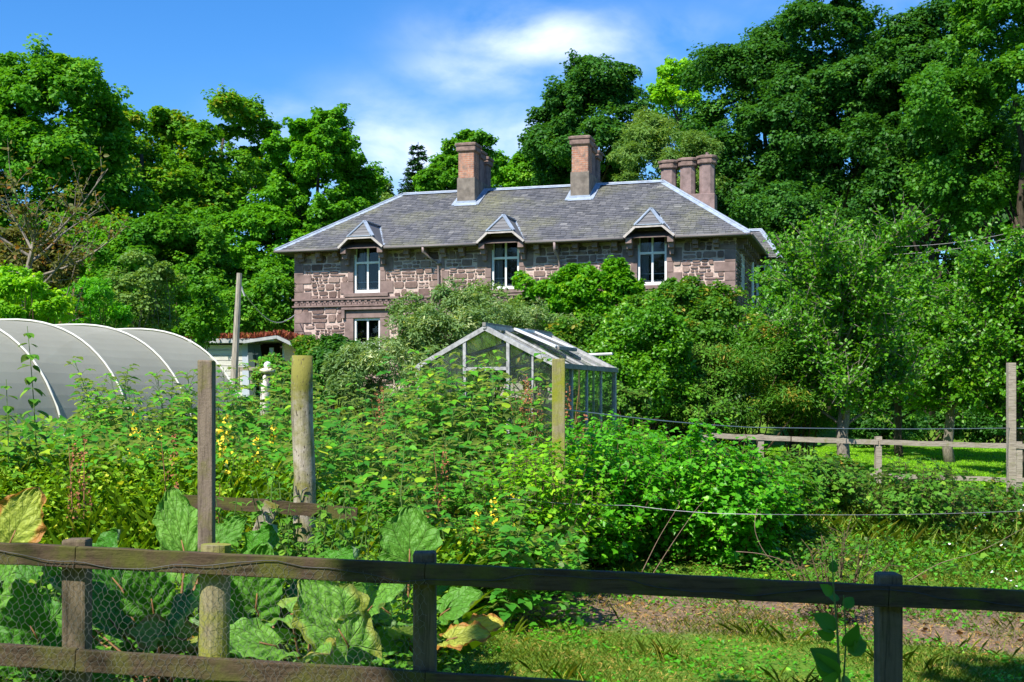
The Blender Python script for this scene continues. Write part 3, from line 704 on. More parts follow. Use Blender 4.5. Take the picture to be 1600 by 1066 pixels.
# ------------------------------------------------------------------ trees
def limb(mb, p0, p1, r0, r1, bend=.12, n=6, sides=7, seed=None):
    p0 = Vector(p0); p1 = Vector(p1); L_ = (p1-p0).length
    o1 = Vector((random.uniform(-1,1), random.uniform(-1,1), random.uniform(-.3,.6)))*bend*L_
    pts = [p0.lerp(p1, k/n)+o1*math.sin(math.pi*k/n)+Vector((random.uniform(-1,1), random.uniform(-1,1), 0))*L_*.012 for k in range(n+1)]
    mb.tube(pts, [r0+(r1-r0)*(k/n)**.8 for k in range(n+1)], sides)
    return pts
def crown_points(c, rad, n_lobes, n_sub, n_leaf, squash=.7, lobe=.34, low=-.75, sub=.42):
    """lobes on an ellipsoid, sub-clumps on lobes, leaves on sub-clumps"""
    c = np.array(c); rad = np.array(rad)
    d = rdir(n_lobes*6); d = d[d[:, 2] > low]; 
    sel = [0]
    for i in range(1, len(d)):          # blue-noise-like choice
        if len(sel) >= n_lobes: break
        if np.max(d[sel] @ d[i]) < 1-1.35/n_lobes: sel.append(i)
    while len(sel) < n_lobes: sel.append(rng.integers(len(d)))
    d = d[sel]; n_lobes = len(d)
    rr = rng.uniform(.52, .84, n_lobes)
    lc = c + d*rad*rr[:, None]
    mr = rad.mean(); lr = lobe*mr*rng.uniform(.55, 1.4, n_lobes)
    # inner lobes
    li = rng.integers(n_lobes, size=n_sub)
    sd = norm(rdir(n_sub) + d[li]*.45 + np.array([0, 0, .25]))
    scx = lc[li] + sd*lr[li][:, None]*rng.uniform(.55, 1.05, n_sub)[:, None]*np.array([1, 1, squash])
    sr = lr[li]*sub*rng.uniform(.7, 1.3, n_sub)
    si = rng.integers(n_sub, size=n_leaf)
    ld = norm(rdir(n_leaf) + np.array([0, 0, .35]) + sd[si]*.3)
    pos = scx[si] + ld*(sr[si]*rng.uniform(.45, 1.12, n_leaf)**.7)[:, None]*np.array([1, 1, squash])
    outw = norm(ld + .5*sd[si])
    k = rng.random(n_sub) < .10                      # sprigs that poke out past the outline
    push = np.where(k[si], rng.uniform(0, 1, n_leaf)*mr*.20, 0.0)
    pos = pos + norm(sd[si]+np.array([0, 0, .8]))*push[:, None]
    ltint = rng.uniform(0, 1, n_sub)[si]*.45 + rng.uniform(0, 1, n_lobes)[li[si]]*.2
    return pos, outw, ltint, lc, scx
def tree(px, top, wpx, Y, bot, name, label, cat='tree', group=None, mat=None, leaf=.2, n=30000, lobes=16, tmpl=None, squash=.72, lobe=.36, depth=1.0, bark=None, limbs=8, low=-.8, tilt=(0,0), sub=.42, tr=None):
    x = (px-800)/F*Y; gz = G(x, Y); ztop = CZ+(HOR-top)/F*Y; zb = CZ+(HOR-bot)/F*Y
    rx = wpx/2/F*Y; rz = (ztop-zb)/2; cz = (ztop+zb)/2
    e = empty(name, (x, Y, gz), label=label, cat=cat, group=group)
    c = (tilt[0], tilt[1], cz-gz)
    n = int(n*2.3); leaf = leaf*.66
    pos, outw, ti, lc, sc = crown_points(c, (rx, rx*depth, rz), int(lobes*1.3), lobes*36, n, squash, lobe*.92, low, sub*.72)
    pos[:, 2] = np.maximum(pos[:, 2], .08)
    nr, tn = leaf_frames(n, outw, .55, .75, .75)
    tint_ = np.clip(ti + rng.uniform(0, .4, n) + (rng.random(n) < .015)*.3, 0, 1)
    me = leaves_mesh('crown', tmpl or T_FAR, pos, nr, tn, leaf*rng.uniform(.7, 1.3, n), tint_, mat or L_MID)
    link('crown', me, e)
    mb = MB(); r0 = tr or max(.08, rx*.07)
    top_p = Vector((c[0], c[1], c[2]+rz*.35))
    pts = limb(mb, (0, 0, -.2), top_p, r0, r0*.3, .04, 8, 9)
    order = sorted(range(len(lc)), key=lambda k: lc[k][2])
    for k in order[:limbs+6]:
        q = Vector(lc[k]); j = max(1, min(7, int(8*max(.15, (q.z-rz*.5)/max(top_p.z, .1))))) 
        pp = limb(mb, pts[j], q, r0*.38, r0*.08, .08, 5, 5)
        for s_ in range(2):
            k2 = int(np.argmin(np.sum((sc-lc[k])**2, 1)+rng.random(len(sc))*2)); limb(mb, pp[3], Vector(sc[k2]), r0*.12, r0*.03, .1, 3, 4)
    mb.build('trunk', bark or M_BARK, e, smooth=True)
    return e

WG = 'woodland trees behind the house'
tree(-60, 70, 300, 54, 560, 'sycamore', 'dark green tree cut by the left edge behind the polytunnel', mat=L_SYC, leaf=.26, n=26000)
tree(66, 52, 260, 52, 470, 'sycamore', 'tallest tree at the far left, dark green crown with an uneven top', mat=L_MID, leaf=.25, n=46000, lobes=24, lobe=.30)
tree(225, 108, 270, 60, 520, 'sycamore', 'broad green sycamore, second tree from the left against the sky', mat=L_SYC, leaf=.27, n=42000, lobes=24, lobe=.32)
tree(345, 128, 200, 64, 400, 'sycamore', 'green sycamore with a flat spreading top and gaps showing sky', mat=L_SYC, leaf=.26, n=21000, lobes=18, lobe=.28)
tree(498, 166, 185, 55, 420, 'maple', 'bright green rounded maple standing left of the house roof', mat=L_MAPLE, leaf=.22, n=40000, lobes=26, lobe=.30, squash=.6)
tree(395, 300, 230, 53, 560, 'maple', 'bright green maple filling the gap between the pole and the left trees', mat=L_MAPLE, leaf=.22, n=40000, lobes=26, lobe=.3, squash=.6)
tree(255, 330, 230, 48, 560, 'maple', 'green tree directly behind the middle of the polytunnel', mat=L_MID, leaf=.21, n=36000, lobes=22)
tree(110, 300, 240, 50, 560, 'sycamore', 'shaded green tree behind the red-brown tree', mat=L_SYC, leaf=.22, n=30000, lobes=20)
tree(590, 282, 80, 78, 390, 'small_tree', 'pale green tree far behind the left roof hip', mat=L_PALE, leaf=.24, n=6000, lobes=10)
tree(560, 315, 90, 70, 400, 'small_tree', 'light green bush just above the left roof hip', mat=L_YEL, leaf=.24, n=7000, lobes=10)
tree(728, 184, 74, 70, 330, 'oak', 'narrow green tree rising behind the left chimney', mat=L_MID, leaf=.24, n=11000, lobes=14, lobe=.4)
tree(705, 240, 110, 72, 330, 'oak', 'low green tree between conifer and left chimney', mat=L_MID, leaf=.25, n=10000, lobes=12)
tree(800, 238, 130, 76, 330, 'small_tree', 'light green trees low behind the two brick chimneys', mat=L_MAPLE, leaf=.26, n=12000, lobes=14)
tree(865, 190, 100, 74, 330, 'oak', 'green tree left of the right brick chimney', mat=L_MID, leaf=.26, n=12000, lobes=14)
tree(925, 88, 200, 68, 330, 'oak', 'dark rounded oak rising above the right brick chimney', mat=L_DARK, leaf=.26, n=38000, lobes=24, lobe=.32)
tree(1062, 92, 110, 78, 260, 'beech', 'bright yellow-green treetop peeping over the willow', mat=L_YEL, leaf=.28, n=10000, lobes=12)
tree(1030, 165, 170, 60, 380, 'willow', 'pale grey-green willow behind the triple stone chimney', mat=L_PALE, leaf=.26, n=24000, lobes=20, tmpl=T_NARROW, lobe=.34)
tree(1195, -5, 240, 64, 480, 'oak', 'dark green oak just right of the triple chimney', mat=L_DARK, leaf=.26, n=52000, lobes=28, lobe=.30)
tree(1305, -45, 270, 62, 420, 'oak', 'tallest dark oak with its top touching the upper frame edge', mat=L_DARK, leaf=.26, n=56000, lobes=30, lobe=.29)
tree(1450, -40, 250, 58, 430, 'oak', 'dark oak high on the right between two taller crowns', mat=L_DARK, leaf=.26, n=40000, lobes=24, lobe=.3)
tree(1580, -100, 300, 50, 470, 'beech', 'green beech cut by the upper right corner', mat=L_DARKG, leaf=.22, n=48000, lobes=28, lobe=.3)
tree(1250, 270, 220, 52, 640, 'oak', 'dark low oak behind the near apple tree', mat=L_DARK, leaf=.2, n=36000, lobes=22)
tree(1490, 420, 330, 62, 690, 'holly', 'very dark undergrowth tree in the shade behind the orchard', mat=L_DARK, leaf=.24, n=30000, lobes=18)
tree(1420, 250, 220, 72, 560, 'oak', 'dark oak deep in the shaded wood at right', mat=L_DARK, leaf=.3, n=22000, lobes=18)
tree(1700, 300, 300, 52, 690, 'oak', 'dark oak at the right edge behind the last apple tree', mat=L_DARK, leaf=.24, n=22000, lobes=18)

# woodland far behind, reads as one mass
def far_wood():
    parts = []
    P_, Nn, Tt, Sz, Ti = [], [], [], [], []
    spots = [(-34, 84, 6), (-24, 88, 6), (-14, 92, 5), (30, 92, 15), (22, 98, 12), (38, 88, 18), (48, 96, 20), (14, 100, 9), (56, 90, 20), (44, 80, 13)]
    for (x, y, h) in spots:
        n = 5000; r = np.array([6, 5, h*.55]); gz = G(x, y); d = rdir(n); d[:, 2] = np.abs(d[:, 2])*1.0-.2
        pos = np.array([x, y, gz+h*.45]) + d*r*rng.uniform(.75, 1.1, n)[:, None]
        P_.append(pos); a, b2 = leaf_frames(n, d); Nn.append(a); Tt.append(b2); Sz.append(rng.uniform(.5, .9, n)); Ti.append(rng.uniform(0, .8, n))
    me = leaves_mesh('far_woodland', T_FAR, np.concatenate(P_), np.concatenate(Nn), np.concatenate(Tt), np.concatenate(Sz), np.concatenate(Ti), L_DARK)
    tag(link('far_woodland', me), 'distant wooded hillside seen through gaps between the trees', 'woodland', kind='stuff')
far_wood()
def unseen_trees():  # unseen trees added so the panes reflect dark foliage instead of sky
    P_, Nn, Tt, Sz, Ti = [], [], [], [], []
    r = np.random.default_rng(77)
    for k in range(15):
        x = -56+k*8+r.uniform(-2, 2); y = -30+r.uniform(-3, 3); h = r.uniform(17, 22); n = 5000; d = rdir(n)
        P_.append(np.array([x, y, h*.5])+d*np.array([5, 3.5, h*.5])*r.uniform(.7, 1.1, n)[:, None]); a, b2 = leaf_frames(n, d); Nn.append(a); Tt.append(b2); Sz.append(r.uniform(.5, .8, n)); Ti.append(r.uniform(0, .8, n))
    me = leaves_mesh('unseen_tree_belt', T_FAR, np.concatenate(P_), np.concatenate(Nn), np.concatenate(Tt), np.concatenate(Sz), np.concatenate(Ti), L_DARK)
    tag(link('unseen_tree_belt', me), 'unseen belt of trees added behind the viewpoint to darken the window reflections', 'woodland', kind='stuff')
unseen_trees()

# conifer
def conifer(px, top, wpx, Y, bot):
    x = (px-800)/F*Y; gz = G(x, Y); H = CZ+(HOR-top)/F*Y-gz; zb = CZ+(HOR-bot)/F*Y-gz; R = wpx/2/F*Y
    e = empty('spruce', (x, Y, gz), label='dark spindly spruce with drooping boughs left of the chimneys', cat='tree')
    mb = MB(); mb.tube([(0,0,0), (0,0,H*.6), (.05,0,H)], [.25, .14, .02], 7)
    Ps, Ns, Ts = [], [], []
    z_ = zb*.8
    while z_ < H-.2:
        f = (H-z_)/(H-zb*.8); nb = 6
        for k in range(nb):
            th = random.uniform(0, 6.28); Lb = R*f*random.uniform(.7, 1.15)+.15; d = np.array([math.cos(th), math.sin(th), -.15])
            tip = np.array([0, 0, z_])+d*Lb+np.array([0, 0, .12*Lb])
            mb.tube([(0,0,z_), tuple(np.array([0,0,z_])*.5+tip*.5-np.array([0,0,.05*Lb])), tuple(tip)], [.04, .03, .01], 4, cap=False)
            n = int(26+50*f); s_ = rng.uniform(.1, 1, n)[:, None]
            p = np.array([0, 0, z_])*(1-s_)+tip*s_; Ps.append(p + rng.normal(size=(n, 3))*.03); Ts.append(np.tile(d*.7, (n, 1))+rdir(n)*.6+np.array([0,0,-.5])); Ns.append(rdir(n)*.6+np.array([0,0,1]))
        z_ += .30
    mb.build('trunk', M_BARK, e)
    Ps = np.concatenate(Ps); n = len(Ps)
    link('crown', leaves_mesh('crown', T_NARROW, Ps, np.concatenate(Ns), np.concatenate(Ts), rng.uniform(.2, .36, n), rng.uniform(0, 1, n), L_CONI), e)
conifer(652, 222, 92, 74, 330)

# ------------------------------------------------------------------ branching plants
def branchy(e, trunk_pts, trunk_r, n_limb, limb_len, n_twig, twig_len, leaf, n_leaf_twig, mat, bark, spread=1.0, up=.6, tmpl=T_LEAF, start=.4, squash=1.0, foliage='crown', wood='trunk', leafless=0.0, bounds=None):
    """trunk > limbs > twigs, leaves strung along the twigs"""
    mb = MB(); mb.tube(trunk_pts, trunk_r, 9, jit=.06)
    tp = [Vector(p) for p in trunk_pts]; Ps, Ns, Ts = [], [], []
    for i in range(n_limb):
        f = start+(1-start)*(i+random.random())/n_limb; k = min(len(tp)-2, int(f*(len(tp)-1))); fr = f*(len(tp)-1)-k
        p0 = tp[k].lerp(tp[k+1], min(1, fr)); th = i*2.4+random.uniform(-.4, .4)
        d = Vector((math.cos(th)*spread, math.sin(th)*spread, up*random.uniform(.5, 1.5))).normalized(); L_ = limb_len*random.uniform(.65, 1.15)
        r_ = max(.008, trunk_r[-1]*.8)
        pts = [p0]; dd = d.copy()
        for s_ in range(6):
            dd = (dd+Vector((random.uniform(-1,1), random.uniform(-1,1), random.uniform(-.3,.9)))*.16).normalized(); pts.append(pts[-1]+dd*L_/6)
        mb.tube(pts, [r_*(1-.13*s_) for s_ in range(7)], 5, cap=False)
        for j in range(n_twig):
            g = random.uniform(.25, 1.0)*6; a = min(5, int(g)); q0 = pts[a].lerp(pts[a+1], g-a)
            td = (dd*.4+Vector((random.gauss(0, 1), random.gauss(0, 1), random.gauss(.35, .7)))*.8).normalized(); tl = twig_len*random.uniform(.5, 1.3)
            q1 = q0+td*tl*.5+Vector((0,0,.04*tl)); q2 = q0+td*tl+Vector((random.uniform(-.1,.1), random.uniform(-.1,.1), random.uniform(0,.25)))*tl
            mb.tube([q0, q1, q2], [r_*.3, r_*.2, r_*.08], 3, cap=False)
            if random.random() < leafless: continue
            n = max(2, int(n_leaf_twig*random.uniform(.6, 1.4))); s_ = rng.uniform(.05, 1.03, n)[:, None]
            a0, a1, a2 = (np.array(q) for q in (q0, q1, q2))
            p = (1-s_)**2*a0+2*s_*(1-s_)*a1+s_**2*a2
            Ps.append(p+rng.normal(size=(n, 3))*leaf*.45); dirs = rdir(n)+np.array(td)*.5+np.array([0,0,-.1]); Ts.append(dirs); Ns.append(rdir(n)*.75+np.array([0,0,.75])+np.array([SUN.x, SUN.y, 0])*.3)
    mb.build(wood, bark, e, smooth=True)
    Ps = np.concatenate(Ps); n = len(Ps); Ps[:, 2] = np.maximum(Ps[:, 2], .03)
    ti = np.clip(rng.beta(2, 2.2, n)+(rng.random(n) < .03)*.4, 0, 1)
    link(foliage, leaves_mesh(foliage, tmpl, Ps, np.concatenate(Ns), np.concatenate(Ts), leaf*rng.uniform(.6, 1.3, n), ti, mat), e)

def apple(px, base_py, Y, H, spread, name, label, seed, n_limb=26, trunkH=.42, leaf=.085, r0=.14, lean=0, bark=None, twigs=34, lpt=16, group=None, mat=None, mult=1.0):
    random.seed(seed); x = (px-800)/F*Y
    e = empty(name, (x, Y, G(x, Y)), label=label, cat='tree', group=group)
    n = 8; pts = [(lean*(k/n)+random.uniform(-.05, .05)*(k > 0), random.uniform(-.06, .06)*(k > 0), -.1+H*.82*(k/n)) for k in range(n+1)]
    branchy(e, pts, [r0*(1-.085*k) for k in range(n+1)], n_limb, spread, twigs, .75, leaf, lpt, mat or L_APPLE, bark or M_BARK, start=trunkH*.7, up=.55)
    return e
apple(1318, 690, 29.5, 6.3, 1.9, 'apple_tree', 'large leafy apple tree with forked dark trunk just behind the rail fence', 21, 34, .38, r0=.17, leaf=.095, bark=M_BARKG, lpt=24, twigs=42)
apple(1484, 712, 38, 5.4, 2.1, 'apple_tree', 'apple tree with pale crooked forked trunk on the lawn', 22, 30, .42, r0=.17, bark=M_BARKG, leaf=.13, lpt=22)
apple(1590, 712, 33, 6.4, 2.0, 'apple_tree', 'tall apple tree cut by the right edge of the picture', 23, 34, .25, leaf=.12, lpt=22)
apple(1405, 700, 40, 6.4, 1.9, 'apple_tree', 'bushy apple tree between the dark trunk and the pale trunk', 24, 26, .3, leaf=.13, lpt=20)
apple(1238, 700, 33, 5.6, 1.5, 'apple_tree', 'young leafy tree against the right corner of the house', 25, 24, .3, leaf=.115, lpt=22)

# brown, half bare tree above the polytunnel
def brown_tree():
    Y = 30; x = (20-800)/F*Y; e = empty('cherry_tree', (x, Y, G(x, Y)), label='half bare tree with red-brown leaves and pale arching branches above the polytunnel', cat='tree')
    random.seed(5)
    branchy(e, [(0,0,0), (.1,0,1.4), (.2,0,2.6), (.35,0,3.6), (.5,0,4.3)], [.14,.12,.1,.07,.05], 16, 2.6, 14, .8, .12, 11, L_BROWN, M_BARKG, start=.35, up=.35, leafless=.12)
brown_tree()
# ------------------------------------------------------------------ shrubs
def shrub(px, top, bot, wpx, Y, name, label, mat, leaf, n, lobes=14, tmpl=T_LEAF, depth=.8, group=None, cat='shrub', stems=14, squash=.85, lobe=.42, stemmat=None, sub=.45, gz=None):
    x = (px-800)/F*Y; g = G(x, Y) if gz is None else gz; ztop = CZ+(HOR-top)/F*Y; zb = CZ+(HOR-bot)/F*Y; zb = max(zb, g)
    rx = wpx/2/F*Y; H = ztop-g
    e = empty(name, (x, Y, g), label=label, cat=cat, group=group)
    cz = (ztop+zb)/2-g; rz = (ztop-zb)/2
    pos, outw, ti, lc, sc = crown_points((0, 0, cz), (rx, rx*depth, rz), lobes, lobes*12, n, squash, lobe, -.9, sub)
    pos[:, 2] = np.maximum(pos[:, 2], .04+rng.random(n)*.2)
    nr, tn = leaf_frames(n, outw, .5, .7, .85)
    link('foliage', leaves_mesh('foliage', tmpl, pos, nr, tn, leaf*rng.uniform(.6, 1.3, n), np.clip(ti+rng.uniform(0, .45, n), 0, 1), mat), e)
    mb = MB()
    for k in range(stems):
        q = Vector(sc[rng.integers(len(sc))]); limb(mb, (random.uniform(-.15, .15)*rx, random.uniform(-.1, .1)*rx, -.1), q, .02+.01*rx, .006, .08, 4, 4)
    mb.build('stem', stemmat or M_TWIG, e)
    return e
shrub(692, 472, 640, 260, 30, 'variegated_shrub', 'big cream-and-green variegated shrub in front of the house left of centre', L_VARI, .10, 34000, 26, T_NARROW, tmpl and None if False else .7) if False else None
shrub(708, 460, 640, 235, 31, 'variegated_shrub', 'large cream-and-green variegated shrub in front of the house behind the greenhouse', L_VARI, .12, 36000, 26, T_NARROW, stems=20, lobe=.34)
shrub(578, 548, 650, 125, 26, 'variegated_shrub', 'lower cream-flecked shrub left of the greenhouse', L_VARI, .10, 15000, 14, T_NARROW)
shrub(775, 455, 570, 140, 34, 'variegated_shrub', 'grey-green shrub top below the middle upstairs window', L_PALE, .13, 9000, 12, T_NARROW)
shrub(838, 470, 600, 140, 33, 'variegated_shrub', 'silvery shrub between the greenhouse ridge and the climber', L_VARI, .12, 12000, 12, T_NARROW)
shrub(522, 520, 640, 80, 29, 'dark_shrub', 'dark green dense shrub left of the variegated one', L_DARK, .09, 10000, 10)
shrub(492, 505, 640, 60, 38, 'ivy_shrub', 'flowering climber growing up the left corner of the house', L_MIX, .11, 7000, 9)
# climber on the wall: belongs against the facade
shrub(850, 424, 530, 120, 40.2, 'wall_climber', 'green climber spreading between the middle upstairs window and the downpipe', L_WIST, .13, 15000, 24, depth=.35, lobe=.3)
shrub(905, 396, 520, 70, 40.2, 'wall_climber', 'bright climber reaching up the downpipe between two dormers', L_WIST, .13, 8000, 14, depth=.35, lobe=.3)
shrub(957, 404, 530, 120, 40.0, 'wall_climber', 'bright green climber mass left of the right upstairs window', L_WIST, .13, 16000, 24, depth=.35, lobe=.3)
shrub(1065, 432, 560, 180, 38.5, 'wall_climber', 'olive climber below the right upstairs window', L_MIX, .13, 22000, 26, depth=.35, lobe=.3)
shrub(905, 490, 640, 150, 30, 'mixed_shrub', 'yellow-green mixed shrub behind the greenhouse roof', L_MIX, .10, 20000, 18)
shrub(1010, 490, 680, 170, 29, 'mixed_shrub', 'dense mid-green shrub right of the greenhouse', L_APPLE, .09, 26000, 20)
shrub(1110, 470, 660, 150, 31, 'mixed_shrub', 'tall loose shrub under the right corner of the house', L_MIX, .10, 22000, 18)
shrub(1075, 560, 690, 170, 29.6, 'mixed_shrub', 'dark lower shrub behind the old fence rail', L_NETT, .08, 18000, 16)
shrub(1175, 515, 690, 170, 30, 'butterfly_bush', 'straggly shrub with brown seed heads behind the left end of the rail fence', L_MIX, .10, 19000, 16, T_NARROW)
shrub(1255, 500, 690, 120, 31, 'butterfly_bush', 'straggly brown-tipped shrub left of the dark apple trunk', L_MIX, .10, 14000, 14, T_NARROW)
shrub(975, 600, 680, 90, 23, 'mixed_shrub', 'small leafy shrub at the right end of the greenhouse', L_NETT, .08, 9000, 10)
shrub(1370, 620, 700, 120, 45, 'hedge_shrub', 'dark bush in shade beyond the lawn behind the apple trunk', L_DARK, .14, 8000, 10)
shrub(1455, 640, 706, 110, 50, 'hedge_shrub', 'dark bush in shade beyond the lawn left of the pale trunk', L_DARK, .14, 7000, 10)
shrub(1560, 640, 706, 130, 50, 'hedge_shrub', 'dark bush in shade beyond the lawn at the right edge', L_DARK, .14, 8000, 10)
# left, behind the tunnel
shrub(30, 440, 520, 150, 27, 'gorse_shrub', 'yellow-green shrub peeping over the tunnel at the left edge', L_YEL, .09, 12000, 12)
shrub(40, 350, 500, 150, 36, 'brown_shrub', 'brownish grey-green thicket at the left edge above the tunnel', L_BROWN, .12, 14000, 14)
shrub(150, 440, 540, 130, 33, 'fern_shrub', 'deep green ferny shrub above the middle of the tunnel', L_CURR, .10, 12000, 12, T_NARROW)
shrub(225, 390, 530, 110, 35, 'thorn_bush', 'grey-green thorn bush with bare twisted stems behind the tunnel', L_PALE, .10, 9000, 12, stems=26, stemmat=M_BARKG)
shrub(290, 440, 540, 110, 38, 'laurel_shrub', 'dark glossy shrub between the thorn bush and the shed', L_MID, .12, 9000, 12)
shrub(400, 430, 540, 130, 46, 'laurel_shrub', 'dark shrub behind the shed roof', L_MID, .14, 12000, 12)
shrub(330, 470, 550, 90, 46, 'laurel_shrub', 'green shrub behind the left end of the shed roof', L_MAPLE, .14, 7000, 10)
shrub(440, 565, 640, 90, 26, 'rose_bush', 'rambling bush with pale blooms between the shed and the round post', L_RASP, .08, 8000, 10)

# ------------------------------------------------------------------ polytunnel
def polytunnel():
    e = empty('polytunnel', (0, 0, 0), label='long grey netting-covered polytunnel with white hoops at the left', cat='polytunnel')
    ax = Vector((.51, 1.27, 0)).normalized(); ac = Vector((ax.y, -ax.x, 0)); C3 = Vector((-6.30, 20.86, 0)); HW = 2.42; HH = 2.49; sp = 1.37
    def centre(i): return C3+ax*(i-3)*sp
    gz = [G(centre(i).x, centre(i).y)+.42-.0*i for i in range(-3, 4)]
    gz = [.42+(k/6)*.08 for k in range(7)]
    def pt(i, th, off=0, sag=0):
        c_ = centre(i); k = i+3; g = gz[0]+(gz[-1]-gz[0])*k/6
        # straight lower side, round top
        x = -math.cos(th); zz = math.sin(th)
        x = math.copysign(abs(x)**.80, x)
        return c_+ac*(x*(HW+off-sag))+Vector((0, 0, g+zz**.86*(HH+off-sag)))
    n = 40; mb = MB(); q = 8
    for i in range(-3, 3):
        for s_ in range(q):
            f0, f1 = i+s_/q, i+(s_+1)/q
            sg = lambda f: .014*math.sin(math.pi*(f-math.floor(f)))
            for k in range(n):
                t0, t1 = math.pi*k/n, math.pi*(k+1)/n
                mb.poly([pt(f0, t0, 0, sg(f0)), pt(f1, t0, 0, sg(f1) if s_ < q-1 else 0), pt(f1, t1, 0, sg(f1) if s_ < q-1 else 0), pt(f0, t1, 0, sg(f0))])
    m, t, b = newmat('tunnel_netting'); vec = mapped(t)
    n1 = noise(t, vec, 1.2, 4, .5); c = ramp(t, n1, [(.3, (.43, .42, .34)), (.7, (.50, .49, .40))])
    b.inputs['Roughness'].default_value = .8; b.inputs['Specular IOR Level'].default_value = .15; t.links.new(c, b.inputs['Base Color'])
    tr = nd(t, 'ShaderNodeBsdfTranslucent'); t.links.new(c, tr.inputs[0]); tp = nd(t, 'ShaderNodeBsdfTransparent')
    m1 = nd(t, 'ShaderNodeMixShader'); m1.inputs[0].default_value = .35; t.links.new(b.outputs[0], m1.inputs[1]); t.links.new(tr.outputs[0], m1.inputs[2])
    m2 = nd(t, 'ShaderNodeMixShader'); m2.inputs[0].default_value = .10; t.links.new(m1.outputs[0], m2.inputs[1]); t.links.new(tp.outputs[0], m2.inputs[2])
    t.links.new(m2.outputs[0], t.nodes['Material Output'].inputs[0])
    cv = mb.build('netting_cover', m, e, smooth=True)
    v0 = cv.data; 
    # end panels
    for i in (-3, 3):
        mb = MB(); mb.poly([pt(i, math.pi*k/n, -.01) for k in range(n+1)]); mb.build('end_panel', m, e)
    wh = simple('white_hoop', (.62, .62, .54), .5)
    for i in range(-3, 4):
        mb = MB(); mb.tube([pt(i, math.pi*k/n, .022) for k in range(n+1)], .015, 8); mb.build('hoop', wh, e, smooth=True)
polytunnel()

